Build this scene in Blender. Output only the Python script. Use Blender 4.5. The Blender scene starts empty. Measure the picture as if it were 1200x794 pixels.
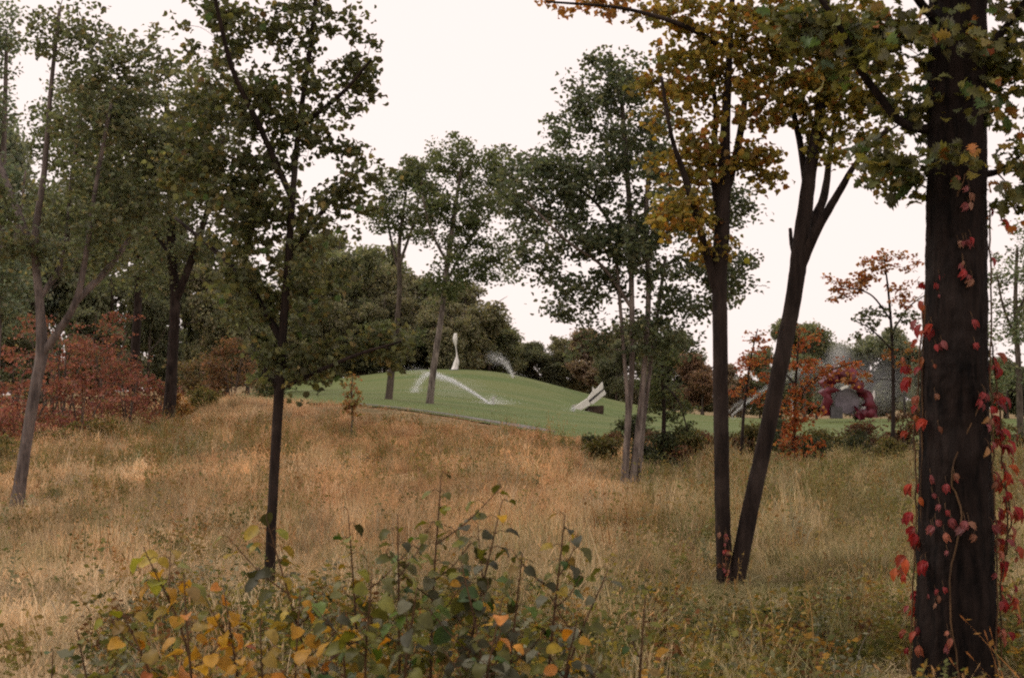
import bpy, math, random
import numpy as np
from mathutils import Vector

R = math.radians
sc = bpy.context.scene
col = sc.collection

# ------------------------------------------------------------------ camera, sky, sun, exposure
FPX, CX, CY = 1666.7, 600.0, 397.0          # photograph: 1200 x 794, 50 mm on 36 mm film
PITCH = math.atan((478 - CY) / FPX)
EYE = 1.6
cam_d = bpy.data.cameras.new('camera')
cam_d.lens = 50; cam_d.sensor_width = 36; cam_d.clip_start = 0.05; cam_d.clip_end = 6000
cam_d.dof.use_dof = True; cam_d.dof.focus_distance = 20.0; cam_d.dof.aperture_fstop = 6.5
cam = bpy.data.objects.new('camera', cam_d); col.objects.link(cam)
cam.location = (0, 0, EYE); cam.rotation_euler = (math.pi / 2 + PITCH, 0, 0)
sc.camera = cam

SUN_EL, SUN_AZ = R(48), R(-60)               # overcast: a soft bright patch high on the left
w = bpy.data.worlds.new('World'); sc.world = w; w.use_nodes = True
nt = w.node_tree; nt.nodes.clear()
sky = nt.nodes.new('ShaderNodeTexSky'); sky.sky_type = 'NISHITA'; sky.sun_disc = False
sky.sun_elevation = SUN_EL; sky.sun_rotation = SUN_AZ; sky.dust_density = 3
cloud = nt.nodes.new('ShaderNodeRGB'); cloud.outputs[0].default_value = (9.7, 8.3, 7.85, 1)   # closed cloud cover
mx = nt.nodes.new('ShaderNodeMix'); mx.data_type = 'RGBA'; mx.inputs[0].default_value = 0.94
bg = nt.nodes.new('ShaderNodeBackground'); bg.inputs[1].default_value = 0.11
wo = nt.nodes.new('ShaderNodeOutputWorld')
nt.links.new(sky.outputs[0], mx.inputs[6]); nt.links.new(cloud.outputs[0], mx.inputs[7])
nt.links.new(mx.outputs[2], bg.inputs[0]); nt.links.new(bg.outputs[0], wo.inputs[0])

sun_d = bpy.data.lights.new('sun', 'SUN'); sun_d.energy = 1.4; sun_d.angle = R(25); sun_d.color = (1.0, 0.93, 0.84)
sun = bpy.data.objects.new('sun', sun_d); col.objects.link(sun)
sdir = Vector((math.sin(SUN_AZ) * math.cos(SUN_EL), math.cos(SUN_AZ) * math.cos(SUN_EL) * 0.4, math.sin(SUN_EL)))
sun.rotation_euler = sdir.to_track_quat('Z', 'Y').to_euler()

sc.view_settings.view_transform = 'Standard'; sc.view_settings.look = 'None'
sc.view_settings.exposure = 0.1; sc.view_settings.gamma = 1.0; sc.view_settings.use_curve_mapping = False
sc.render.engine = 'CYCLES'
sc.cycles.use_denoising = False
sc.cycles.max_bounces = 7; sc.cycles.diffuse_bounces = 5; sc.cycles.transmission_bounces = 4; sc.cycles.glossy_bounces = 2
sc.cycles.transparent_max_bounces = 8
sc.cycles.filter_width = 2.1
sc.cycles.use_adaptive_sampling = True; sc.cycles.adaptive_threshold = 0.025

# ------------------------------------------------------------------ helpers
def P(px, py, Y):
    """the point at depth Y that stands where the photograph shows pixel (px, py)"""
    u, v = (px - CX) / FPX, (CY - py) / FPX
    t = Y / (math.cos(PITCH) - v * math.sin(PITCH))
    return np.array([u * t, Y, EYE + t * (v * math.cos(PITCH) + math.sin(PITCH))])

def S(n, Y):                                  # n photograph pixels as metres at depth Y
    return n * Y / FPX

def tag(o, label=None, cat=None, group=None, kind=None):
    for k, v in (('label', label), ('category', cat), ('group', group), ('kind', kind)):
        if v: o[k] = v
    return o

def empty(name, loc):
    o = bpy.data.objects.new(name, None); col.objects.link(o)
    o.location = [float(c) for c in loc]; o.empty_display_size = 0.2
    return o

def tri_mesh(name, V, F, mat=None, tint=None, smooth=False):
    V = np.asarray(V, np.float32); F = np.asarray(F, np.int32)
    me = bpy.data.meshes.new(name)
    me.vertices.add(len(V)); me.vertices.foreach_set('co', V.ravel())
    k = F.shape[1]
    me.loops.add(F.size); me.loops.foreach_set('vertex_index', F.ravel())
    me.polygons.add(len(F)); me.polygons.foreach_set('loop_start', np.arange(0, F.size, k, dtype=np.int32))
    if smooth: me.polygons.foreach_set('use_smooth', np.ones(len(F), bool))
    if tint is not None:
        a = me.color_attributes.new('tint', 'FLOAT_COLOR', 'POINT')
        c = np.ones((len(V), 4), np.float32); c[:, :3] = tint
        a.data.foreach_set('color', c.ravel())
    me.update(calc_edges=True); me.validate()
    if mat: me.materials.append(mat)
    return me

def obj(name, me, parent=None, local=None):
    o = bpy.data.objects.new(name, me); col.objects.link(o)
    if parent is not None: o.parent = parent
    if local is not None: o.location = [float(c) for c in local]
    return o

def smoothstep(a, b, x):
    t = np.clip((x - a) / (b - a), 0, 1); return t * t * (3 - 2 * t)

# ------------------------------------------------------------------ materials
def new_mat(name):
    m = bpy.data.materials.new(name); m.use_nodes = True
    n = m.node_tree; n.nodes.clear()
    out = n.nodes.new('ShaderNodeOutputMaterial')
    return m, n, out

def N(n, t, **kw):
    x = n.nodes.new(t)
    for k, v in kw.items(): setattr(x, k, v)
    return x

def mixc(n, fac, a, b, blend='MIX'):
    x = N(n, 'ShaderNodeMix', data_type='RGBA', blend_type=blend)
    for s, v in ((0, fac), (6, a), (7, b)):
        if hasattr(v, 'links'): n.links.new(v, x.inputs[s])
        elif isinstance(v, (int, float)): x.inputs[s].default_value = v
        else: x.inputs[s].default_value = (*v, 1)
    return x.outputs[2]

def noise(n, scale, detail=4, vec=None, rough=0.55):
    x = N(n, 'ShaderNodeTexNoise'); x.inputs['Scale'].default_value = scale
    x.inputs['Detail'].default_value = detail; x.inputs['Roughness'].default_value = rough
    if vec is not None: n.links.new(vec, x.inputs['Vector'])
    return x.outputs['Fac']

def ramp(n, fac, stops):
    x = N(n, 'ShaderNodeValToRGB'); e = x.color_ramp.elements
    while len(e) < len(stops): e.new(0.5)
    for i, (p, c) in enumerate(stops):
        e[i].position = p; e[i].color = (*c, 1) if len(c) == 3 else c
    n.links.new(fac, x.inputs[0]); return x.outputs[0]

def leaf_material(name, translucency=0.3, rough=0.55, spec=0.35):
    m, n, out = new_mat(name)
    at = N(n, 'ShaderNodeAttribute', attribute_name='tint')
    oi = N(n, 'ShaderNodeObjectInfo')
    geo = N(n, 'ShaderNodeNewGeometry')
    c = mixc(n, 1.0, at.outputs['Color'], oi.outputs['Color'], 'MULTIPLY')
    v = noise(n, 35, 3, geo.outputs['Position'])
    c = mixc(n, 1.0, c, ramp(n, v, [(0.3, (0.72, 0.72, 0.72)), (0.7, (1.2, 1.2, 1.2))]), 'MULTIPLY')
    p = N(n, 'ShaderNodeBsdfPrincipled'); p.inputs['Roughness'].default_value = rough
    p.inputs['Specular IOR Level'].default_value = spec
    n.links.new(c, p.inputs['Base Color'])
    t = N(n, 'ShaderNodeBsdfTranslucent'); n.links.new(mixc(n, 1.0, c, (1.15, 1.1, 0.7), 'MULTIPLY'), t.inputs['Color'])
    ms = N(n, 'ShaderNodeMixShader'); ms.inputs[0].default_value = translucency
    n.links.new(p.outputs[0], ms.inputs[1]); n.links.new(t.outputs[0], ms.inputs[2]); n.links.new(ms.outputs[0], out.inputs[0])
    return m

def bark_material(name, dark, light, scale=14.0, bump=0.6):
    m, n, out = new_mat(name)
    tc = N(n, 'ShaderNodeTexCoord')
    mp = N(n, 'ShaderNodeMapping'); mp.inputs['Scale'].default_value = (1, 1, 0.16)
    n.links.new(tc.outputs['Object'], mp.inputs[0])
    ridge = noise(n, scale, 6, mp.outputs[0], 0.65)
    blot = noise(n, 2.2, 4, tc.outputs['Object'])
    c = ramp(n, ridge, [(0.36, dark), (0.62, light)])
    c = mixc(n, ramp(n, blot, [(0.52, (0, 0, 0)), (0.7, (0.55, 0.55, 0.55))]), c, [min(1, x * 1.5 + 0.015) for x in light])
    p = N(n, 'ShaderNodeBsdfPrincipled'); p.inputs['Roughness'].default_value = 0.9; p.inputs['Specular IOR Level'].default_value = 0.15
    n.links.new(c, p.inputs['Base Color'])
    b = N(n, 'ShaderNodeBump'); b.inputs['Strength'].default_value = bump; b.inputs['Distance'].default_value = 0.03
    n.links.new(ridge, b.inputs['Height']); n.links.new(b.outputs[0], p.inputs['Normal'])
    n.links.new(p.outputs[0], out.inputs[0]); return m

def plain_material(name, c0, c1=None, scale=6, rough=0.6, bump=0.0, spec=0.4):
    m, n, out = new_mat(name)
    tc = N(n, 'ShaderNodeTexCoord')
    v = noise(n, scale, 5, tc.outputs['Object'])
    p = N(n, 'ShaderNodeBsdfPrincipled'); p.inputs['Roughness'].default_value = rough; p.inputs['Specular IOR Level'].default_value = spec
    n.links.new(ramp(n, v, [(0.35, c0), (0.65, c1 or c0)]), p.inputs['Base Color'])
    if bump:
        b = N(n, 'ShaderNodeBump'); b.inputs['Strength'].default_value = bump; b.inputs['Distance'].default_value = 0.02
        n.links.new(v, b.inputs['Height']); n.links.new(b.outputs[0], p.inputs['Normal'])
    n.links.new(p.outputs[0], out.inputs[0]); return m

M_LEAF = leaf_material('leaf_soft', 0.48, 0.6, 0.25)
M_LEAF_NEAR = leaf_material('leaf_glossy', 0.36, 0.5, 0.3)
M_BARK_GREY = bark_material('bark_grey', (0.06, 0.05, 0.046), (0.17, 0.14, 0.125))
M_BARK_DARK = bark_material('bark_dark', (0.011, 0.008, 0.007), (0.038, 0.027, 0.022), 12)
M_BARK_OAK = bark_material('bark_oak', (0.003, 0.0022, 0.002), (0.02, 0.013, 0.0105), 22, 1.0)
M_BARK_PALE = bark_material('bark_pale', (0.05, 0.04, 0.035), (0.22, 0.185, 0.16), 9)
M_BARK_FAR = bark_material('bark_far', (0.05, 0.04, 0.033), (0.13, 0.105, 0.085), 5)
M_STEM = bark_material('green_stem', (0.05, 0.03, 0.018), (0.12, 0.07, 0.035), 30, 0.1)

# ------------------------------------------------------------------ terrain
CTRL = [  # pixel x, pixel y, depth of spots where the photograph shows the ground
    (25, 597, 24), (-150, 560, 30), (-300, 520, 40), (120, 560, 29), (60, 525, 38), (150, 522, 40), (230, 500, 46), (0, 505, 48),
    (300, 471, 55), (350, 475, 53), (430, 479, 50), (500, 489, 49), (560, 498, 49), (620, 508, 50), (720, 521, 51), (800, 522, 50), (900, 520, 50),
    (1000, 518, 51), (1150, 516, 54), (1350, 514, 58), (900, 507, 70), (1050, 506, 72), (1200, 505, 74), (900, 499, 92), (1050, 498, 92), (1200, 498, 94),
    (500, 560, 28), (400, 557, 29), (400, 620, 19), (600, 562, 28), (736, 573, 29.5), (850, 690, 13), (318, 692, 13), (640, 690, 13),
    (900, 560, 32), (1050, 534, 42), (1150, 560, 32), (930, 546, 37), (412, 515, 42), (300, 515, 43), (1118, 796, 8.8), (600, 800, 8.6), (200, 800, 8.6),
    (457, 469, 72), (503, 474, 70), (530, 434, 112), (430, 446, 108), (350, 463, 85), (620, 446, 110), (700, 474, 108), (690, 483, 95),
    (578, 475, 80), (650, 491, 75), (800, 501, 92), (860, 491, 120), (1000, 491, 120), (1200, 491, 120), (1400, 491, 130),
    (460, 437, 112), (585, 437, 112), (665, 461, 108), (545, 455, 92), (620, 468, 92), (480, 455, 92), (410, 460, 88),
    (530, 452, 140), (430, 452, 140), (620, 462, 140), (700, 478, 140), (200, 470, 62), (100, 474, 66), (0, 478, 70), (-200, 480, 80), (200, 466, 90), (0, 466, 100),
    (300, 464, 75), (330, 458, 110),
]
cp = [P(*c) for c in CTRL]
cp += [np.array(p, float) for p in [(-6, 4, 0), (6, 4, 0), (0, 0, 0), (-20, 0, 0), (20, 0, 0), (0, -25, 0.1), (-40, 5, 0.1), (40, 5, 0), (-25, -30, 0), (25, -30, 0),
      (-110, 40, 1.0), (110, 40, 0.2), (-110, 120, 1.8), (130, 120, 0.6), (-110, 200, 1.4), (0, 200, 1.0), (110, 200, 0.6), (0, 280, 0.8), (-200, 280, 0.8), (200, 280, 0.8),
      (-200, -80, 0.3), (200, -80, 0.3), (-250, 100, 0.9), (250, 100, 0.7)]]
cp = np.array(cp)
def tps(r2): return np.where(r2 > 1e-9, 0.5 * r2 * np.log(np.maximum(r2, 1e-9)), 0.0)
_n = len(cp); XY = cp[:, :2] / 50.0
_A = np.zeros((_n + 3, _n + 3))
_A[:_n, :_n] = tps(((XY[:, None] - XY[None]) ** 2).sum(-1)) + np.eye(_n) * 4e-4
_A[:_n, _n] = 1; _A[:_n, _n + 1:] = XY; _A[_n, :_n] = 1; _A[_n + 1:, :_n] = XY.T
_W = np.linalg.solve(_A, np.concatenate([cp[:, 2], np.zeros(3)]))
def ground(x, y):
    x = np.atleast_1d(np.asarray(x, float)).ravel(); y = np.atleast_1d(np.asarray(y, float)).ravel()
    out = np.zeros(len(x))
    for s in range(0, len(x), 20000):
        q = np.stack([x[s:s + 20000], y[s:s + 20000]], 1) / 50.0
        z = tps(((q[:, None] - XY[None]) ** 2).sum(-1)) @ _W[:_n] + _W[_n] + q @ _W[_n + 1:]
        r = np.hypot(q[:, 0] * 50, q[:, 1] * 50 - 80)
        b = smoothstep(130, 230, r)
        out[s:s + 20000] = z * (1 - b) + 0.8 * b
    return out
def gz(x, y): return float(ground(x, y)[0])
def G(px, Y):                                 # the ground spot in pixel column px at depth Y
    x = (px - CX) / FPX * Y
    return np.array([x, Y, gz(x, Y)])

def axis(lo, hi, fine_lo, fine_hi, step, grow=1.18):
    a = list(np.arange(fine_lo, fine_hi + 1e-6, step)); s = step
    while a[-1] < hi: s *= grow; a.append(a[-1] + s)
    s = step
    while a[0] > lo: s *= grow; a.insert(0, a[0] - s)
    return np.array(a)
def grid_faces(nx, ny):
    i = np.arange(ny - 1)[:, None] * nx + np.arange(nx - 1)[None]
    i = i.ravel(); return np.stack([i, i + 1, i + nx + 1, i + nx], 1)
gx = axis(-2500, 2500, -45, 50, 0.8); gy = axis(-2500, 3000, -4, 125, 0.8)
XX, YY = np.meshgrid(gx, gy)
rng = np.random.default_rng(7)
ZZ = ground(XX, YY).reshape(XX.shape)
ZZ += 0.05 * np.sin(XX * 0.9 + 1.3 * np.sin(YY * 0.5)) * np.sin(YY * 0.7 + XX * 0.21) * np.exp(-np.hypot(XX, YY - 25) / 60)
m, n, out = new_mat('dry_meadow_soil')
geo = N(n, 'ShaderNodeNewGeometry')
c = ramp(n, noise(n, 1.3, 8, geo.outputs['Position'], 0.7), [(0.3, (0.12, 0.085, 0.045)), (0.52, (0.24, 0.17, 0.09)), (0.72, (0.36, 0.27, 0.15))])
c = mixc(n, ramp(n, noise(n, 0.22, 4, geo.outputs['Position']), [(0.48, (0, 0, 0)), (0.62, (0.7, 0.7, 0.7))]), c, (0.085, 0.085, 0.03))
p = N(n, 'ShaderNodeBsdfPrincipled'); p.inputs['Roughness'].default_value = 0.95; p.inputs['Specular IOR Level'].default_value = 0.1
n.links.new(c, p.inputs['Base Color'])
b = N(n, 'ShaderNodeBump'); b.inputs['Strength'].default_value = 0.8; b.inputs['Distance'].default_value = 0.08
n.links.new(noise(n, 9, 6, geo.outputs['Position'], 0.7), b.inputs['Height']); n.links.new(b.outputs[0], p.inputs['Normal'])
n.links.new(p.outputs[0], out.inputs[0]); M_SOIL = m
ground_o = obj('meadow_ground', tri_mesh('meadow_ground', np.stack([XX.ravel(), YY.ravel(), ZZ.ravel()], 1), grid_faces(len(gx), len(gy)), M_SOIL, smooth=True))
tag(ground_o, 'rough dry meadow ground rising to the lawn', 'ground', kind='structure')

# lawn: a mown sheet from the edge of the long grass back to the wood
EDGE_PX = np.array([-260, 230, 300, 350, 430, 500, 560, 620, 720, 800, 900, 1000, 1150, 1400, 1800])
EDGE_Y = np.array([66, 64, 57, 54.5, 52, 51, 51, 51.5, 52, 50, 50, 51, 54, 58, 66])
px_s = np.linspace(230, 1800, 220); t_s = np.linspace(0, 1, 90) ** 1.3
y0 = np.interp(px_s, EDGE_PX, EDGE_Y); y1 = np.interp(px_s, [230, 330, 420, 700, 1000, 1800], [68, 122, 126, 126, 126, 128])
LY = y0[None] + (y1 - y0)[None] * t_s[:, None]; LX = (px_s - CX)[None] / FPX * LY
LZ = ground(LX, LY).reshape(LX.shape) + 0.06
m, n, out = new_mat('mown_lawn')
geo = N(n, 'ShaderNodeNewGeometry')
c = ramp(n, noise(n, 0.35, 8, geo.outputs['Position'], 0.7), [(0.32, (0.08, 0.118, 0.034)), (0.5, (0.108, 0.152, 0.046)), (0.68, (0.145, 0.185, 0.06))])
mp = N(n, 'ShaderNodeMapping'); mp.inputs['Rotation'].default_value = (0, 0, R(8)); mp.inputs['Scale'].default_value = (0.02, 0.42, 0.42)
n.links.new(geo.outputs['Position'], mp.inputs[0])
c = mixc(n, ramp(n, noise(n, 1.0, 2, mp.outputs[0]), [(0.45, (0, 0, 0)), (0.55, (0.85, 0.85, 0.85))]), c, (0.165, 0.18, 0.066))
c = mixc(n, ramp(n, noise(n, 6, 6, geo.outputs['Position'], 0.8), [(0.4, (0.5, 0.5, 0.5)), (0.75, (0, 0, 0))]), c, (0.06, 0.085, 0.026))
p = N(n, 'ShaderNodeBsdfPrincipled'); p.inputs['Roughness'].default_value = 0.85; p.inputs['Specular IOR Level'].default_value = 0.15
n.links.new(c, p.inputs['Base Color'])
b = N(n, 'ShaderNodeBump'); b.inputs['Strength'].default_value = 0.7; b.inputs['Distance'].default_value = 0.05
n.links.new(noise(n, 14, 6, geo.outputs['Position'], 0.75), b.inputs['Height']); n.links.new(b.outputs[0], p.inputs['Normal'])
n.links.new(p.outputs[0], out.inputs[0]); M_LAWN = m
lawn = obj('lawn', tri_mesh('lawn', np.stack([LX.ravel(), LY.ravel(), LZ.ravel()], 1), grid_faces(len(px_s), len(t_s)), M_LAWN, smooth=True))
tag(lawn, 'mown green lawn rolling over the low hill', 'lawn', kind='structure')

# gravel path along the foot of the hill
ppx = np.linspace(405, 650, 60); pc = np.interp(ppx, EDGE_PX, EDGE_Y) + np.interp(ppx, [405, 480, 600, 650], [3.4, 3.0, 2.4, 2.0])
rows = []
for k in (-1, -0.33, 0.33, 1):
    yy = pc + k * np.interp(ppx, [405, 470, 620, 650], [0.5, 1.0, 1.1, 0.3]); xx = (ppx - CX) / FPX * yy
    rows.append(np.stack([xx, yy, ground(xx, yy) + 0.075], 1))
M_GRAVEL = plain_material('gravel', (0.13, 0.125, 0.115), (0.2, 0.19, 0.175), 9, 0.95, 0.5, 0.1)
path = obj('path', tri_mesh('path', np.concatenate(rows), grid_faces(60, 4), M_GRAVEL, smooth=True))
tag(path, 'narrow grey gravel path along the foot of the lawn', 'path', kind='structure')

# ------------------------------------------------------------------ leaf templates (length 1 along +Y, face +Z)
def fan(outline, cup=0.0, fold=0.0):
    v = [(x, y, -cup * (y - 0.45) ** 2 * 1.6 + fold * abs(x)) for x, y in outline]
    c = (0.0, 0.42, -fold * 0.12)
    V = np.array([c] + v, float); k = len(v)
    F = np.array([(0, 1 + i, 1 + (i + 1) % k) for i in range(k)])
    return V, F
def sym(right):                                # right-hand outline from the base to the tip, mirrored
    return right + [(-x, y) for x, y in reversed(right[1:-1])]
L_DIAMOND = (np.array([(0, 0, 0), (0.36, 0.5, 0.1), (0, 1, -0.05), (-0.36, 0.5, 0.1)], float), np.array([(0, 1, 2), (0, 2, 3)]))
L_OVAL = fan(sym([(0, 0), (0.26, 0.22), (0.33, 0.5), (0.2, 0.8), (0, 1)]), 0.35, 0.25)
L_HEART = fan(sym([(0, 0.05), (0.17, -0.04), (0.36, 0.08), (0.43, 0.3), (0.38, 0.52), (0.25, 0.74), (0.1, 0.92), (0, 1.06)]), 0.45, 0.22)
L_MAPLE = fan(sym([(0, 0), (0.22, 0.0), (0.36, 0.12), (0.46, 0.3), (0.38, 0.42), (0.42, 0.62), (0.25, 0.66), (0.16, 0.82), (0, 0.98)]), 0.5, 0.3)
L_OAK = fan(sym([(0, 0), (0.1, 0.06), (0.24, 0.14), (0.14, 0.24), (0.42, 0.36), (0.2, 0.46), (0.46, 0.66), (0.2, 0.72), (0.22, 0.88), (0, 1)]), 0.45, 0.2)

def frames(t, nrm):
    t = t / np.linalg.norm(t, axis=1, keepdims=True)
    x = np.cross(t, nrm); x /= np.maximum(np.linalg.norm(x, axis=1, keepdims=True), 1e-6)
    z = np.cross(x, t)
    return np.stack([x, t, z], 2)              # columns: leaf x, y, z
def leaf_frames(rng, n, up=0.9, droop=0.25):
    nrm = rng.normal(size=(n, 3)); nrm[:, 2] += up * np.sign(rng.random(n) - 0.12)
    t = rng.normal(size=(n, 3)); t[:, 2] = t[:, 2] * 0.5 - droop
    return frames(t, nrm)
def scatter(tpl, pos, rot, size):
    TV, TF = tpl; n = len(pos)
    V = np.einsum('nij,kj->nki', rot, TV) * size[:, None, None] + pos[:, None]
    F = TF[None] + (np.arange(n) * len(TV))[:, None, None]
    return V.reshape(-1, 3), F.reshape(-1, 3)
def pick_tints(rng, n, palette, jitter=0.18, gain=1.0):
    cols = np.array([p[1] for p in palette], float) * gain; w_ = np.array([p[0] for p in palette], float)
    c = cols[rng.choice(len(cols), n, p=w_ / w_.sum())]
    return c * (1 + rng.normal(size=(n, 1)) * jitter).clip(0.5, 1.6) * (1 + rng.normal(size=(n, 3)) * jitter * 0.25)

def tube(pts, rad, sides=6, cap=True, ridge=None):
    pts = np.asarray(pts, float); n = len(pts)
    d = np.gradient(pts, axis=0); d /= np.maximum(np.linalg.norm(d, axis=1, keepdims=True), 1e-9)
    ref = np.array([0.31, 0.9, 0.2]) if abs(d[0] @ np.array([0.31, 0.9, 0.2])) < 0.9 else np.array([1.0, 0, 0])
    a = np.arange(sides) * 2 * math.pi / sides; V = []
    x = np.cross(d[0], ref)
    for i in range(n):
        x = x - d[i] * (x @ d[i]); x /= max(np.linalg.norm(x), 1e-9); y = np.cross(d[i], x)
        k_ = 1.0 if ridge is None else ridge[i][:, None]
        V.append(pts[i] + rad[i] * k_ * (np.cos(a)[:, None] * x + np.sin(a)[:, None] * y))
    V = np.concatenate(V); F = []
    for i in range(n - 1):
        for s in range(sides):
            p0, p1 = i * sides + s, i * sides + (s + 1) % sides
            F += [(p0, p1, p1 + sides), (p0, p1 + sides, p0 + sides)]
    if cap:
        V = np.vstack([V, pts[-1:]]); k = len(V) - 1; o = (n - 1) * sides
        F += [(o + s, o + (s + 1) % sides, k) for s in range(sides)]
    return V, np.array(F)
def join(parts):
    V, F, o = [], [], 0
    for v, f in parts: V.append(v); F.append(f + o); o += len(v)
    return np.concatenate(V), np.concatenate(F)

def curve(pts, k=6, wob=0.0, rng=None):
    """catmull-rom through rows of (x, y, z, r)"""
    p = np.asarray(pts, float); p = np.vstack([2 * p[0] - p[1], p, 2 * p[-1] - p[-2]]); o = []
    for i in range(1, len(p) - 2):
        for t in np.arange(k) / k:
            a, b_, c_, d_ = p[i - 1], p[i], p[i + 1], p[i + 2]
            o.append(0.5 * (2 * b_ + (c_ - a) * t + (2 * a - 5 * b_ + 4 * c_ - d_) * t * t + (3 * b_ - a - 3 * c_ + d_) * t ** 3))
    o.append(p[-2]); o = np.array(o); o[:, 3] = np.maximum(o[:, 3], 0.0015)
    if wob and rng is not None: o[1:-1, :3] += rng.normal(size=(len(o) - 2, 3)) * wob * o[1:-1, 3:4]
    return o

def ridges(rng, n_, sides):
    """furrowed bark: uneven vertical ridges that wander with height"""
    prof = np.zeros((n_, sides)); cur = rng.normal(size=sides)
    for i in range(n_):
        cur = 0.86 * cur + 0.5 * rng.normal(size=sides); prof[i] = cur
    a = np.arange(sides) * 2 * math.pi / sides; h = np.linspace(0, 1, n_)[:, None]
    return 1 + 0.022 * prof + 0.03 * np.sin(2 * a + 9 * h) + 0.02 * np.sin(3 * a - 14 * h)
def grow(name, limbs, blobs, label, cat, pal, bark, seed, clumps=120, per=40, leaf=0.08, clump_r=0.3, tpl=L_DIAMOND, crown_from=0.25,
         base=None, single=0, leaf_mat=M_LEAF, group=None, twig=0.004, up=0.9, sides=8, flat=0.65, crown_name='crown', trunk_name='trunk', link=True, sub=8, gain=1.85):
    """limbs: rows (x,y,z,r), the first is the trunk; blobs: (centre, radii, weight[, palette])."""
    rng = np.random.default_rng(seed)
    limbs = [curve(l, sub, 0.02 if sides < 20 else 0.0, rng) for l in limbs]
    base = limbs[0][0, :3] if base is None else base
    wood = []
    for i, l in enumerate(limbs):
        rr = l[:, 3].copy()
        if i == 0:                                   # root flare
            h = np.linalg.norm(l[:, :3] - l[0, :3], axis=1); rr = rr * (1 + (0.28 if sides < 20 else 0.1) * np.exp(-h / (2.6 * rr[0])))
        wood.append(tube(l[:, :3], rr * (1 + (0.012 if sides < 20 else 0.003) * rng.normal(size=len(rr))), sides, True, ridges(rng, len(rr), sides) if (sides >= 20 and i == 0) else None))
    nodes, nrad = [], []
    for i, l in enumerate(limbs):
        k0 = int(len(l) * crown_from) if i == 0 else 2
        nodes += list(l[k0:, :3]); nrad += list(l[k0:, 3])
    wts = np.array([b_[2] for b_ in blobs], float); wts /= wts.sum()
    which = rng.choice(len(blobs), clumps, p=wts)
    cc = []
    for b_i in which:
        c_, r_ = np.asarray(blobs[b_i][0]), np.asarray(blobs[b_i][1])
        d = rng.normal(size=3); d /= np.linalg.norm(d); cc.append(c_ + d * r_ * rng.random() ** 0.45)
    cc = np.array(cc); nd = np.array(nodes)
    order = np.argsort([np.min(((nd - c_) ** 2).sum(1)) for c_ in cc])
    tips = []
    for q in order:
        c_ = cc[q]; nd = np.array(nodes); dv = c_ - nd
        cost = np.linalg.norm(dv, axis=1) + 0.8 * np.maximum(0, -dv[:, 2]); j = int(np.argmin(cost))
        p0 = nd[j]; L = np.linalg.norm(c_ - p0) + 1e-6; r0 = min(nrad[j] * 0.7, twig + 0.012 * L)
        mid = p0 + (c_ - p0) * 0.5 + np.array([0, 0, 0.10 * L]) + rng.normal(size=3) * 0.06 * L
        b_ = curve([(*p0, r0), (*mid, max(r0 * 0.65, twig * 0.6)), (*c_, twig * 0.5)], 3)
        wood.append(tube(b_[:, :3], b_[:, 3], 4, False))
        nodes += list(b_[2:, :3]); nrad += list(b_[2:, 3]); tips.append((q, b_))
    V, F = join(wood)
    root = empty(name, base); tag(root, label, cat, group)
    tm = tri_mesh(trunk_name, V - base, F, bark, smooth=True)
    if base is not None: obj(trunk_name, tm, root)
    # foliage: leaves round the ends of the twigs
    pos, tint, size = [], [], []
    for q, b_ in tips:
        k = max(3, int(per * rng.uniform(0.55, 1.45))); pal_q = blobs[which[q]][3] if len(blobs[which[q]]) > 3 else pal
        d = rng.normal(size=(k, 3)); d /= np.linalg.norm(d, axis=1, keepdims=True); d *= rng.random((k, 1)) ** 0.5
        cr = clump_r * rng.uniform(0.6, 1.35)
        pos.append(b_[-1, :3] + d * np.array([cr, cr, cr * flat]))
        tone = 1 + rng.normal() * 0.12
        tint.append(pick_tints(rng, k, pal_q, gain=gain) * tone); size.append(leaf * rng.uniform(0.65, 1.2, k))
    pos, tint, size = np.concatenate(pos), np.concatenate(tint).clip(0.004, 0.9), np.concatenate(size)
    rot = leaf_frames(rng, len(pos), up)
    keep = np.ones(len(pos), bool)
    if single:                                       # the leaves that show largest are parts of their own
        u_ = pos[:, 0] / pos[:, 1] * FPX + CX; v_ = CY - FPX * ((pos[:, 2] - EYE) / pos[:, 1] - math.tan(PITCH))
        ins = (u_ > 0) & (u_ < 1200) & (v_ > 0) & (v_ < 794)
        face = np.abs((rot[:, :, 2] * (pos - np.array([0, 0, EYE]))).sum(1)) / np.linalg.norm(pos - np.array([0, 0, EYE]), axis=1)
        score = np.where(ins, size / pos[:, 1] * (0.3 + face), -1); idx = np.argsort(-score)[:single]; idx = idx[score[idx] > 0]
        keep[idx] = False
        for i in idx:
            v = tpl[0]; q = tint[i]
            lo = obj('leaf', leaf_data(tpl, q, leaf_mat), root)
            M = np.eye(4); M[:3, :3] = rot[i] * size[i]; M[:3, 3] = pos[i] - base
            from mathutils import Matrix
            lo.matrix_local = Matrix(M.tolist())
    V, F = scatter(tpl, pos[keep] - base, rot[keep], size[keep])
    cm = tri_mesh(crown_name, V, F, leaf_mat, np.repeat(tint[keep], len(tpl[0]), 0))
    tag(obj(crown_name, cm, root), kind='stuff')
    return root

LEAF_DATA = {}
def leaf_data(tpl, c, mat):
    """leaf mesh shared between leaves of about the same colour"""
    q = tuple(float(x) for x in np.round(np.power(np.clip(c, 0, 1), 0.4545) * 12) / 12)
    key = (id(tpl), q, mat.name)
    if key not in LEAF_DATA:
        LEAF_DATA[key] = tri_mesh('leaf', tpl[0], tpl[1], mat, np.tile(np.array(q) ** 2.2, (len(tpl[0]), 1)))
    return LEAF_DATA[key]

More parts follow.
